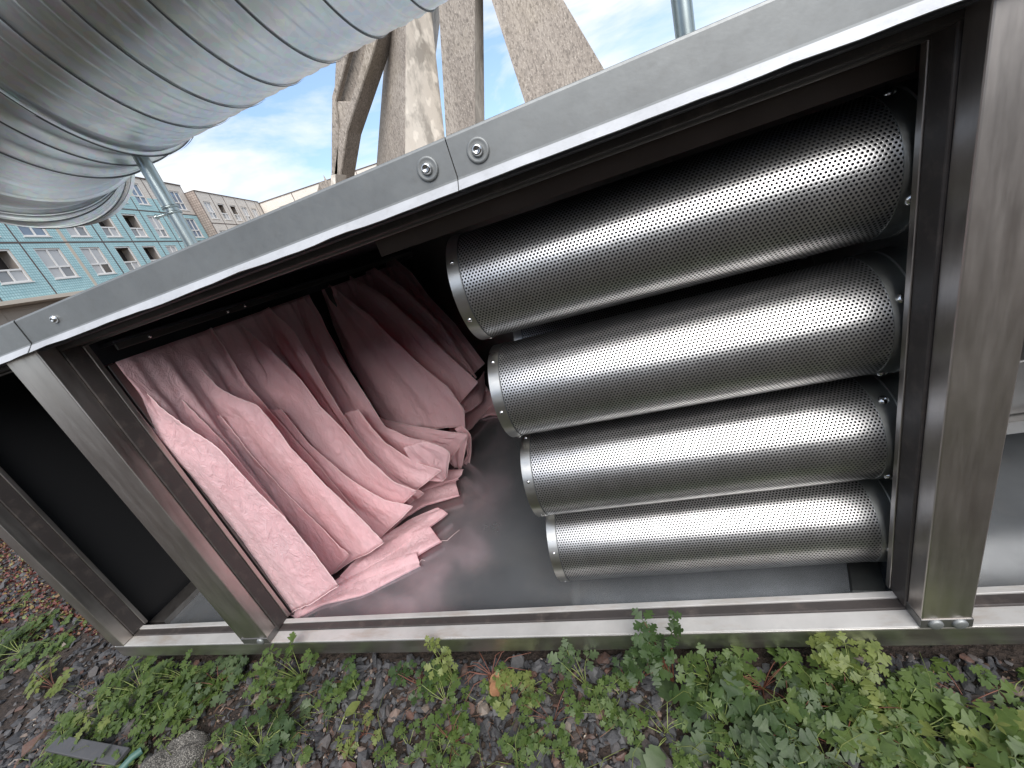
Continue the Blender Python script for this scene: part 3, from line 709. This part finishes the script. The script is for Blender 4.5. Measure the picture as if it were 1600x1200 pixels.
facade('upper_wall', MAT['tileblue'], b1_, (5.2, 17.2), (4.10, 4.56), [(a, b_, max(c, 4.1), min(d_, 4.56)) for a, b_, c, d_ in h3 if a < 17.2], 10)
facade('top_wall', MAT['tilebeige'], b1_, (5.2, 17.2), (4.56, 5.22), [(a, b_, 4.56, d_) for a, b_, c, d_ in h3 if a < 17.2 and d_ > 4.56], 10)
facade('top_wall', MAT['tilebeige'], b1_, (17.2, 18.85), (4.10, 5.22), [h for h in h3 if h[0] > 17.2], 10)
for hs, ks in ((h1, k1), (h2, k2), (h3, k3)):
    for h, kk in zip(hs, ks):
        if h[0] > 8: window(b1_, *h, 10, kk)
joints(b1_, [8.75, 9.95, 11.2, 13.54, 14.66, 15.75, 16.78, 17.8, 18.84], [3.07, 4.10], (5.2, 18.86), (1.80, 5.22), 10)
joints(b1_, [12.40], [], (5, 6), (1.80, 5.22), 10, t=.05, mat='tanstrip')
md = MB()
def bx(mb, b0, b1, z0, z1, d, o0, o1, pt=FP):
    mb.hexa([pt(b0, z0, d, o1), pt(b1, z0, d, o1), pt(b1, z0, d, o0), pt(b0, z0, d, o0), pt(b0, z1, d, o1), pt(b1, z1, d, o1), pt(b1, z1, d, o0), pt(b0, z1, d, o0)]); return mb
bx(MB(), 5.2, 18.85, 1.71, 1.799, 10, -.3, .06).build('ledge', MAT['tanstrip'], b1_)
bx(MB(), 5.2, 18.85, GB, 1.709, 10, -6, -.32).build('ground_floor', MAT['reveal'], b1_)
for a_, c_ in cols:
    if a_ > 8: window(b1_, a_-.1, c_+.1, .9, 1.62, 10.31, 3)
bx(MB(), 5.2, 18.85, 5.221, 5.26, 10, -6, .03).build('roof_edge', MAT['joint'], b1_)
bx(MB(), 5.2, 18.85, 1.80, 5.22, 10, -6, -.27).build('rear_mass', MAT['tilebeige'], b1_)
bx(MB(), 5.2, 16.5, 5.261, 6.3, 10, -5, -.5).build('penthouse', MAT['tilebeige'], b1_)
for b0 in (13.9, 15.0, 15.75): window(b1_, b0, b0+.6, 5.45, 6.1, 10.45, 2)
# beige block
D2 = 9.62
b2_ = empty('apartment_block', tuple(FP(21.5, GB, D2)), label='plain beige apartment block with small windows and a brown tiled end wall', cat='building')
c2s = [(19.1+i*.98, 19.62+i*.98) for i in range(5)]
kk2 = [0, 2, 2, 0, 3]
ho = [(a_, c_, z_, z_+.68) for z_ in (3.88, 2.72) for a_, c_ in c2s]
facade('wall', MAT['tilebeige'], b2_, (18.86, 24.2), (1.0, 4.93), ho, D2)
for i, h in enumerate(ho): window(b2_, *h, D2, kk2[i % 5])
joints(b2_, [18.875, 19.86, 20.83, 21.8, 22.78, 23.75], [3.68, 2.5], (18.86, 24.2), (1.0, 4.93), D2)
facade('end_wall', MAT['tilebrown'], b2_, (D2, 16), (GB, 4.93), [], 0, lambda b_, z, d, off=0: (bv_*18.855 - nv_*b_)*BS + Vector((0, 0, z*BS)))
bx(MB(), 18.85, 24.2, 4.931, 4.96, D2, -6, .03).build('roof_edge', MAT['joint'], b2_)
bx(MB(), 18.87, 24.2, GB, 4.93, D2, -6, -.27).build('rear_mass', MAT['tilebeige'], b2_)
# far wing, square to it
PW = lambda b_, z, d, off=0: (bv_*(24.2-off) - nv_*(D2-b_))*BS + Vector((0, 0, z*BS))
b3_ = empty('apartment_block', tuple(PW(3, GB, 0)), label='low far beige wing seen just above the cap, left of the forked concrete strut', cat='building')
ho = [(a_, a_+.62, 3.85, 4.42) for a_ in (.9, 2.1, 3.3, 4.5, 5.7, 6.9)]
facade('wall', MAT['tilebeige'], b3_, (0, 9), (GB, 4.86), ho, 0, PW)
for h in ho: window(b3_, *h, 0, 2, PW)
joints(b3_, [.02, 1.8, 3.0+.6, 5.4, 7.2], [3.6], (0, 9), (1.0, 4.86), 0, PW)
bx(MB(), 0, 9, 4.861, 4.90, 0, -4, .03, PW).build('roof_edge', MAT['joint'], b3_)
bx(MB(), 0, 9, GB, 4.86, 0, -4, -.27, PW).build('rear_mass', MAT['tilebeige'], b3_)

# ------------------------------------------------------------------ right-hand bay contents
tray = empty('equipment_tray', (.95, 1.1, -.93), label='dark metal tray with a folded ledge inside the right-hand bay', cat='tray')
MB().box((.62, .98, -.74), (1.6, 1.9, -.60)).build('body', MAT['inner'], tray, .004)
MB().box((.60, .955, -.775), (1.62, 1.92, -.7405)).build('ledge', MAT['inner'], tray, .003)
for x_ in (.66, 1.55): MB().box((x_, 1.0, -.936), (x_+.04, 1.85, -.776)).build('leg', MAT['inner'], tray, .002)
gr = empty('louvred_box', (.95, 1.1, -.2), label='grey louvred metal box high in the right-hand bay', cat='louvred box')
MB().box((.60, 1.02, -.30), (1.6, 1.6, .05)).build('body', MAT['inner'], gr, .004)
for k in range(5): MB().hexa([(.63, 1.0, -.27+k*.06), (1.55, 1.0, -.27+k*.06), (1.55, 1.019, -.255+k*.06), (.63, 1.019, -.255+k*.06), (.63, 1.0, -.262+k*.06), (1.55, 1.0, -.262+k*.06), (1.55, 1.019, -.235+k*.06), (.63, 1.019, -.235+k*.06)]).build('louvre', MAT['inner'], gr)

# unseen building behind the photographer, added to bring dark brown reflections into the metal
wb = empty('unseen_brick_building', (0, -9, GZ), label='unseen brown brick building added behind the camera to darken reflections in the steel', cat='building')
MAT['brick'] = tile_mat('brown_brick', (.30, .19, .14), (.38, .25, .18), (.28, .25, .22), 2)
MB().box((-14, -12, GZ), (16, -9, 3.2)).build('wall', MAT['brick'], wb)
for i in range(9): MB().box((-12.5+i*3.1, -9.03, .2), (-11.0+i*3.1, -8.995, 1.9)).build('window', PANES[i % 3], wb)

# ------------------------------------------------------------------ gravel, plants, litter
rng = np.random.default_rng(11)
def stone_mat():
    k = M('slate_chip', Roughness=.75); g = k.n('ShaderNodeNewGeometry'); r = g.outputs['Random Per Island']
    c = k.ramp(r, (0, (.022, .022, .026)), (.40, (.045, .044, .048)), (.70, (.085, .083, .086)), (.88, (.06, .042, .035)), (.96, (.12, .055, .038)), (.99, (.22, .18, .15)))
    k.set('Base Color', k.mixc(k.ramp(k.noise(k.coord(), 160, 4, .6), (.4, 0.0), (.75, .5)), c, (.10, .098, .096))); k.bump(k.noise(k.coord(), 220, 4, .6), .5, .002)
    return k.m
MAT['stone'] = stone_mat()
_ic = None
def stones(name, pts, sizes, label):
    bm = bmesh.new(); bmesh.ops.create_icosphere(bm, subdivisions=1, radius=1); T = np.array([v.co[:] for v in bm.verts]); Fc = np.array([[v.index for v in f.verts] for f in bm.faces]); bm.free()
    n_ = len(pts); V = np.repeat(T[None], n_, 0)
    V = V*(1+rng.uniform(-.38, .30, (n_, len(T), 1)))
    V *= np.stack([rng.uniform(.8, 1.5, n_), rng.uniform(.55, 1.0, n_), rng.uniform(.28, .6, n_)], 1)[:, None, :]
    q = rng.normal(size=(n_, 3)); ang = rng.normal(0, .45, (n_, 2)); az = rng.uniform(0, 2*np.pi, n_)
    def rot(ax, a):
        c, s_ = np.cos(a), np.sin(a); Rr = np.zeros((n_, 3, 3)); i, j = [(1, 2), (0, 2), (0, 1)][ax]; Rr[:, ax, ax] = 1; Rr[:, i, i] = c; Rr[:, j, j] = c; Rr[:, i, j] = -s_; Rr[:, j, i] = s_; return Rr
    Rr = rot(2, az) @ rot(0, ang[:, 0]) @ rot(1, ang[:, 1])
    V = np.einsum('nij,nkj->nki', Rr, V)*sizes[:, None, None] + pts[:, None, :]
    me = bpy.data.meshes.new(name); FF = (Fc[None] + (np.arange(n_)*len(T))[:, None, None]).reshape(-1, 3)
    me.from_pydata(V.reshape(-1, 3).tolist(), [], FF.tolist()); me.update(); me.materials.append(MAT['stone'])
    o = bpy.data.objects.new(name, me); C.objects.link(o); return tag(o, label, 'gravel', kind='stuff')
def scatter(n_, x0, x1, y0, y1, dens=None):
    P_ = []
    while len(P_) < n_:
        x, y = rng.uniform(x0, x1), rng.uniform(y0, y1)
        if y > .62 and x > -1.93: continue
        if dens and rng.uniform() > dens(x, y): continue
        P_.append((x, y, gh(x, y)))
    return np.array(P_)
def dn(x, y): return min(1, max(.12, .55 + 1.6*noise.noise((x*2.6, y*2.6, 8))))
p1 = scatter(9000, -2.2, 1.0, .22, .66, dn); p2_ = scatter(8000, -6.5, -1.6, .1, 2.6, lambda x, y: min(1, .3+.7*math.exp(-((y-(.55-.26*(x+2)))/.45)**2))); p3 = scatter(2500, -3, 2, -1.2, .22, dn)
P_ = np.concatenate([p1, p2_, p3]); szz = np.clip(rng.lognormal(-4.85, .42, len(P_)), .0028, .022); szz[len(p1):len(p1)+len(p2_)] *= 1.35
P_[:, 2] += szz*.25
stones('gravel', P_, szz, 'dark slate chips and small stones scattered over the soil')
# fine pale and brown crumbs
p4 = scatter(7000, -2.2, 1.0, .22, .66); s4 = np.clip(rng.lognormal(-6.0, .35, len(p4)), .0012, .005); p4[:, 2] += .002
g2 = stones('grit', p4, s4, 'fine brown and pale grit between the slate chips')
k = M('grit_brown', Roughness=.9); gg = k.n('ShaderNodeNewGeometry')
k.set('Base Color', k.ramp(gg.outputs['Random Per Island'], (0, (.03, .02, .016)), (.5, (.10, .06, .04)), (.85, (.18, .12, .085)), (.97, (.45, .40, .34)))); g2.data.materials[0] = k.m

def leaf_mat(name, a, b_, tr):
    k = M(name, Roughness=.45); g = k.n('ShaderNodeNewGeometry'); n_ = k.noise(k.coord(), 60, 4, .6)
    c = k.mixc(g.outputs['Random Per Island'], a, b_); c = k.mixc(k.ramp(n_, (.4, 0.0), (.75, .4)), c, tuple(x*1.7 for x in b_))
    k.set('Base Color', c); k.set('Specular IOR Level', .4); k.bump(k.noise(k.coord(), 300, 3, .6), .3, .001)
    t = k.n('ShaderNodeBsdfTranslucent'); t.inputs[0].default_value = (*tr, 1); mx = k.n('ShaderNodeMixShader'); mx.inputs[0].default_value = .35
    k.l(k.b.outputs[0], mx.inputs[1]); k.l(t.outputs[0], mx.inputs[2]); k.l(mx.outputs[0], k.o.inputs[0]); return k.m
LM = [leaf_mat('leaf_green', (.042, .075, .018), (.09, .130, .032), (.20, .32, .05)),
      leaf_mat('leaf_dark_green', (.026, .050, .016), (.055, .092, .028), (.12, .22, .05)),
      leaf_mat('leaf_pale_green', (.10, .13, .034), (.17, .195, .055), (.30, .40, .09)),
      leaf_mat('leaf_blue_green', (.042, .068, .030), (.08, .112, .048), (.16, .26, .08))]
STM = [M('stem_green', Base_Color=(.22, .26, .08), Roughness=.6).m, M('stem_red', Base_Color=(.15, .055, .035), Roughness=.55).m]
DRY = leaf_mat('dry_leaf', (.30, .14, .07), (.42, .24, .13), (.4, .2, .1))
HALF = [(0, .012), (.16, .03), (.28, .09), (.36, .20), (.45, .33), (.53, .38), (.59, .34), (.60, .22), (.64, .17), (.70, .27), (.78, .34), (.85, .31), (.86, .20), (.86, .12), (.93, .13), (.99, .09), (1.02, .02)]
ROUND = [(0, .012), (.08, .15), (.12, .3), (.22, .37), (.30, .35), (.38, .44), (.48, .45), (.55, .39), (.64, .42), (.74, .36), (.79, .27), (.88, .24), (.95, .14), (1.0, .02)]
def leaflet(mb, p, d, nrm, ln, rnd, shape=HALF, width=1.0):
    d = d.normalized(); sd_ = nrm.cross(d).normalized(); nn = d.cross(sd_).normalized(); V = []; k = len(shape); curl = rnd.uniform(.0, .35); fold = rnd.uniform(-.1, .35)
    for (u, v) in shape:
        ue = u*(1-.0*v); mid = p + d*(u*ln*.96) - nn*(curl*u*u*ln)
        for sg in (-1, 0, 1):
            vv = v*width*ln*(1+rnd.uniform(-.12, .12)) if sg else 0
            V.append(mid + sd_*(sg*vv) + nn*(fold*vv*.6) + nn*rnd.uniform(-.01, .01)*ln)
    Fc = []
    for i in range(k-1):
        for c_ in (0, 1): a = i*3+c_; Fc.append((a, a+1, a+4, a+3))
    mb.add(V, Fc, True)
def leaf(mb, st, base, tip, nrm, size, rnd, kind=0):
    """petiole + palmate leaf of 3-5 cut leaflets"""
    midp = base.lerp(tip, .5) + Vector((rnd.uniform(-.01, .01), rnd.uniform(-.01, .01), .25*(tip-base).length*rnd.uniform(.2, 1)))
    pts = [base*(1-t)**2 + midp*2*t*(1-t) + tip*t*t for t in (0, .25, .5, .75, 1)]
    st.tube(pts, .0010*(size/.03)**.5, 4, .7)
    d0 = (tip-midp); d0 = Vector((d0.x, d0.y, d0.z*.3)).normalized(); sd_ = nrm.cross(d0).normalized()
    if kind == 1: leaflet(mb, tip, d0, nrm, size*1.7, rnd, ROUND, 1.0); return
    n_ = rnd.choice((3, 5, 5)); sp_ = 1.25
    for k in range(n_):
        a = (k-(n_-1)/2)*sp_*(.9 if n_ == 5 else 1.05); f_ = 1 - .16*abs(k-(n_-1)/2)
        leaflet(mb, tip, d0*math.cos(a)+sd_*math.sin(a), nrm, size*f_*rnd.uniform(.9, 1.15), rnd, HALF, rnd.uniform(.9, 1.15))
def grow(lm, st, base, n_, rad, hgt, size, rnd, kind=0, lean=Vector((0, 0, 0))):
    for i in range(n_):
        a = rnd.uniform(0, 2*math.pi); q_ = rad*rnd.uniform(.25, 1)**.7
        tip = base + Vector((math.cos(a)*q_, math.sin(a)*q_*.8, hgt*rnd.uniform(.35, 1.0)*(1-.35*q_/rad))) + lean*rnd.uniform(.5, 1)
        if tip.y > .585 and tip.x > -1.93: tip.y = .585 - rnd.uniform(0, .02)
        tip.z = max(tip.z, gh(tip.x, tip.y)+.012)
        nrm = Vector((math.cos(a)*.25+rnd.uniform(-.22, .22), math.sin(a)*.25-.30+rnd.uniform(-.22, .22), 1)).normalized()
        leaf(lm, st, base, tip, nrm, size*rnd.uniform(.7, 1.2), rnd, kind)
PLG = 'lobed green weeds along the bottom rail'
def plant(px, n_, rad, hgt, size, label, mat=0, stem=0, kind=0, lean=(0, 0, 0), seed=0):
    rnd = random.Random(seed*7+int(px[0]*3)+px[1]); g = atZ(px[0], px[1], GZ + hgt*.45); base = Vector((g[0], min(g[1], .56) if g[0] > -1.93 else g[1], 0)); base.z = gh(base.x, base.y)
    o = empty('weed_plant', base, label=label, cat='plant', group=PLG)
    lm, st = MB(), MB(); grow(lm, st, base, max(4, int(n_*.62)), rad*1.05, hgt, size*1.12, rnd, kind, Vector(lean))
    lm.build('leaves', LM[mat], o); st.build('stems', STM[stem], o); return o
PL = [((20, 1010), 16, .12, .10, .042, 'blue-green weed clump at the left border of the frame below the red ground cover', 3, 0),
 ((75, 1065), 18, .10, .10, .038, 'pale yellowish weed between the slate chips, left of the large clump', 2, 1),
 ((150, 1120), 12, .07, .06, .030, 'small thin weed just right of the yellowish one near the batten', 2, 0),
 ((210, 1070), 34, .11, .10, .034, 'left half of the dense green weed mass in front of the corner post', 0, 0),
 ((285, 1030), 32, .10, .16, .030, 'dense weed touching the pale sill near the corner post', 0, 0),
 ((335, 1065), 26, .09, .08, .032, 'full green weed under the foot of the wide slanting post', 3, 1),
 ((250, 1120), 22, .09, .07, .036, 'broad leaved end of the weed mass above the speckled mat', 0, 0),
 ((455, 1035), 22, .07, .19, .028, 'weed with one sprig reaching up over the front rail below the post foot', 0, 0),
 ((440, 1090), 16, .06, .06, .026, 'weed with red fallen stems under the left part of the rail', 0, 1),
 ((400, 1160), 26, .08, .08, .030, 'dark green weed with grassy stems at the bottom edge, right of the mat', 1, 0),
 ((500, 1110), 8, .045, .045, .020, 'small blue-green seedling among bare chips left of the middle', 3, 0),
 ((545, 1035), 8, .05, .08, .026, 'few-leaved dark weed tucked under the rail left of the bare chips', 1, 1),
 ((560, 1140), 10, .05, .04, .020, 'tiny yellow-green sprig on the brown grit', 2, 1),
 ((650, 1050), 15, .06, .09, .026, 'weed left of the red rosette under the rail', 1, 1),
 ((690, 1020), 12, .035, .24, .024, 'tall pale sprig standing up in front of the pale sill', 2, 0),
 ((690, 1085), 16, .065, .07, .026, 'spreading weed below the tall pale sprig', 0, 0),
 ((700, 1150), 20, .07, .06, .024, 'low tangle of weed at the bottom edge near the middle', 0, 1),
 ((800, 1085), 16, .055, .07, .024, 'pale leaved weed right of the dry curled leaf', 2, 1),
 ((860, 1120), 22, .065, .07, .022, 'feathery green weed left of the dark stones', 0, 1),
 ((905, 1025), 10, .035, .17, .026, 'single sprig hanging in front of the rail above bare stones', 3, 0),
 ((985, 1035), 15, .055, .17, .030, 'dark leafed weed in front of the rail, left of the tallest one', 1, 1),
 ((1040, 1015), 18, .045, .27, .027, 'tallest weed, climbing over the sill in front of the lowest cylinder', 1, 1),
 ((1110, 1040), 24, .08, .11, .030, 'bright weed to the right of the tallest one', 0, 0),
 ((1040, 1140), 9, .07, .05, .027, 'weed with rounded scalloped leaves at the bottom of the picture', 3, 0, 1),
 ((1120, 1120), 14, .07, .08, .040, 'large leaved weed beside the rounded one', 1, 0),
 ((1190, 1060), 22, .08, .10, .030, 'lush weed under the rail left of the big post', 0, 1),
 ((1230, 1130), 22, .09, .08, .034, 'blue-green weed with fanned leaves at the lower right', 3, 1),
 ((1330, 1030), 20, .05, .17, .028, 'weed with a pale crown in front of the rail, left of the big post foot', 2, 0),
 ((1330, 1100), 24, .09, .08, .034, 'thick weed mass in front of the big post', 0, 1),
 ((1290, 1175), 20, .09, .07, .036, 'dark weed at the bottom edge below the thick mass', 1, 0),
 ((1420, 1130), 22, .08, .08, .032, 'fine leaved weed below the bare brown soil', 0, 0),
 ((1440, 1185), 18, .08, .07, .034, 'yellow-green weed on the bottom edge right of the dark one', 2, 1),
 ((1515, 1085), 10, .06, .07, .034, 'open weed with reddish centre on bare soil at the right', 0, 1),
 ((1530, 1160), 16, .08, .07, .034, 'weed in the lower right corner beside the broad leaf', 0, 0)]
for i, a in enumerate(PL): plant(*a[:6], mat=a[6], stem=a[7], kind=a[8] if len(a) > 8 else 0, seed=i)
# broad single leaves
def broad(px, ln, ang, label, mat=2):
    g = atZ(*px, GZ+.05); o = empty('broad_leaf', (g[0], g[1], GZ), label=label, cat='leaf')
    rnd = random.Random(px[0]); mb = MB(); leaflet(mb, Vector((g[0], g[1], GZ+.03)), Vector((math.cos(ang), math.sin(ang), .1)), Vector((0, -.4, 1)).normalized(), ln, rnd, [(0, .02), (.1, .14), (.25, .24), (.45, .30), (.65, .27), (.82, .18), (.94, .08), (1, .01)], 1)
    mb.build('blade', LM[mat], o); MB().tube([(g[0]-.03*math.cos(ang), g[1]-.03*math.sin(ang), GZ+.005), (g[0], g[1], GZ+.03)], .0018, 5).build('stalk', STM[0], o)
broad((1545, 1100), .13, -.9, 'broad pale green leaf lying in the lower right corner')
broad((1575, 1195), .07, 1.2, 'rounded green leaf below the broad pale one')
broad((533, 1112), .045, .9, 'small bright oval leaf on the dark chips left of the middle')
# red stemmed rosette and dry leaf
g = Vector(atZ(768, 1055, GZ+.01)); rs = empty('red_rosette', (g.x, g.y, gh(g.x, g.y)), label='rosette of bright red stems spreading over the chips below the rail', cat='plant')
rnd = random.Random(5)
for k in range(13):
    a = k/13*6.28+rnd.uniform(-.2, .2); l_ = rnd.uniform(.06, .13); e = g+Vector((math.cos(a)*l_, math.sin(a)*l_*.7, .01)); mb = MB().tube([g, g.lerp(e, .5)+Vector((0, 0, .025)), e], .0012, 5, .6); mb.build('stem', STM[1], rs)
g = Vector(atZ(782, 1068, GZ+.03)); mb = MB(); rnd = random.Random(9)
for k in range(4): leaflet(mb, g, Vector((math.cos(k*1.4), math.sin(k*1.4), .2)), Vector((.2, -.5, 1)).normalized(), .035, rnd, ROUND, 1.1)
o = mb.build('dry_leaf', DRY, None, loc=g); tag(o, 'curled dry tan leaf beside the red stemmed rosette', 'dead leaf')
# carpet of smaller growth
lm, st = MB(), MB(); rnd = random.Random(21)
def carpet(n_, x0, x1, y0, y1, size, dens):
    k = 0
    while k < n_:
        x, y = rnd.uniform(x0, x1), rnd.uniform(y0, y1)
        if y > .56 and x > -1.95: continue
        if rnd.random() > dens(x, y): continue
        grow(lm, st, Vector((x, y, gh(x, y))), rnd.randint(3, 6), .05*size/.025, .05, size, rnd); k += 1
def dcar(x, y):
    right = .6/(1+math.exp(-(x+.10)*9))*(1 - 1/(1+math.exp(-(x-.42)*25))*(1 if y > .50 else .3)); left = math.exp(-((x+1.55)/.28)**2)
    return .10 + .75*max(right, left)*(.4+.6*max(0, min(1, .5+2*noise.noise((x*5, y*5, 2)))))
carpet(150, -2.0, .8, .26, .56, .022, dcar)
carpet(150, -5.5, -1.7, .25, 1.6, .034, lambda x, y: max(0, min(1, .15+1.8*noise.noise((x*1.3, y*1.6, 4)) + (.35 if y < .55 else 0))))
carpet(230, -2.5, 2, -1.5, .25, .034, lambda x, y: .8)
o = lm.build('ground_cover', LM[0]); tag(o, 'carpet of small lobed leaves growing between the chips', 'ground cover', kind='stuff')
o = st.build('ground_cover_stems', STM[0]); tag(o, 'thin pale stems of the small leaves between the chips', 'ground cover', kind='stuff')
# red ground cover far left
lm = MB(); 
for k in range(13000):
    x, y = rnd.uniform(-6.5, -2.3), rnd.uniform(.72, 2.6)
    if y < .62 - .20*(x+2.2) + .12*noise.noise((x*3, y*3, 0)): continue
    p = Vector((x, y, gh(x, y)+.004)); l_ = rnd.uniform(.008, .022)
    for q_ in range(3):
        a = rnd.uniform(0, 6.28); d = Vector((math.cos(a), math.sin(a), rnd.uniform(.3, 1.4))).normalized(); s_ = d.orthogonal().normalized()*.35
        lm.add([p, p+(d*.5+s_)*l_, p+d*l_, p+(d*.5-s_)*l_], [(0, 1, 2, 3)])
k = M('stonecrop_red', Roughness=.6); gg = k.n('ShaderNodeNewGeometry'); k.set('Base Color', k.ramp(gg.outputs['Random Per Island'], (0, (.07, .018, .018)), (.6, (.16, .04, .035)), (.8, (.20, .14, .04)), (1, (.12, .16, .05))))
o = lm.build('stonecrop', k.m); tag(o, 'dark red and yellowish stonecrop carpet beyond the corner post', 'ground cover', kind='stuff')
# twigs, dead stems and grass blades
tw = MB(); gb = MB()
for k in range(260):
    x, y = rnd.uniform(-2.1, .8), rnd.uniform(.28, .60); a = rnd.uniform(0, 6.28); l_ = rnd.uniform(.015, .07); z = gh(x, y)+.010
    if y > .57: y = .57
    tw.tube([(x, y, z), (x+math.cos(a)*l_*.5, min(.59, y+math.sin(a)*l_*.4), z+rnd.uniform(0, .015)), (x+math.cos(a+.4)*l_, min(.59, y+math.sin(a+.4)*l_*.8), z)], rnd.uniform(.0005, .0011), 4, .6)
for k in range(170):
    cx, cy = rnd.choice(((-1.02, .42), (-.35, .36), (.25, .40), (-1.8, .5), (.1, .5)))
    x, y = rnd.gauss(cx, .12), rnd.gauss(cy, .05); a = rnd.uniform(0, 6.28); l_ = rnd.uniform(.05, .13); z = gh(x, y)
    if y > .55: continue
    gb.tube([(x, y, z), (x+math.cos(a)*l_*.35, y+math.sin(a)*l_*.3, z+l_*.55), (x+math.cos(a)*l_*.9, min(.59, y+math.sin(a)*l_*.7), z+l_*.5)], .0012, 3, .3)
o = tw.build('twigs', M('twig_brown', Base_Color=(.17, .09, .055), Roughness=.8).m); tag(o, 'thin brown twigs and dead stems strewn over the soil', 'twigs', kind='stuff')
o = gb.build('grass', LM[2]); tag(o, 'sparse pale grass blades among the weeds', 'grass', kind='stuff')
# batten, speckled mat, hose end
a, b_ = Vector(atZ(82, 1160, GZ+.035)), Vector(atZ(190, 1181, GZ+.035)); d = (b_-a).normalized(); s_ = Vector((-d.y, d.x, 0))*.020
mb = MB().hexa([a-s_-Vector((0, 0, .012)), b_-s_-Vector((0, 0, .012)), b_+s_-Vector((0, 0, .012)), a+s_-Vector((0, 0, .012)), a-s_, b_-s_, b_+s_, a+s_])
o = mb.build('batten', metal('grey_batten', (.075, .075, .08), .6, met=.1, sc=40), None, .002, loc=(a+b_)/2); tag(o, 'short grey flat batten lying on the soil in the lower left', 'batten')
c = Vector(atZ(262, 1190, GZ+.03)); G = []
for i in range(40):
    row = []
    for j in range(56):
        u, v = i/39*math.pi/2, j/55*2*math.pi; r_ = math.sin(u); x, y = math.cos(v)*r_*.085, math.sin(v)*r_*.075
        z = math.cos(u)**.5*.045*(1+.4*noise.noise((x*18, y*18, 2))) + .006*noise.noise((x*60, y*60, 1)) + .004*noise.noise((x*160, y*160, 1))
        row.append(Vector((c.x+x+.3*y, c.y+y, GZ+.0+z)))
    G.append(row)
k = M('speckled_mat', Roughness=.9); k.set('Base Color', k.ramp(k.noise(k.coord(), 420, 3, .7), (.44, (.035, .032, .030)), (.55, (.16, .15, .13)), (.66, (.50, .47, .42)))); k.bump(k.noise(k.coord(), 420, 3, .7), 1, .004)
o = MB().grid(G).build('speckled_stone', k.m, None, loc=(c.x, c.y, GZ)); tag(o, 'grey stone speckled black and white at the bottom edge left of centre', 'stone')
a = Vector(atZ(222, 1172, GZ+.03)); b_ = Vector(atZ(180, 1215, GZ+.02))
o = MB().tube([a, a.lerp(b_, .3)+Vector((0, 0, .006)), a.lerp(b_, .7)+Vector((0, 0, .004)), b_], .010, 12).build('hose_end', M('teal_rubber', Base_Color=(.05, .12, .10), Roughness=.5).m, None, loc=a); tag(o, 'worn teal hose end beside the speckled stone', 'hose')
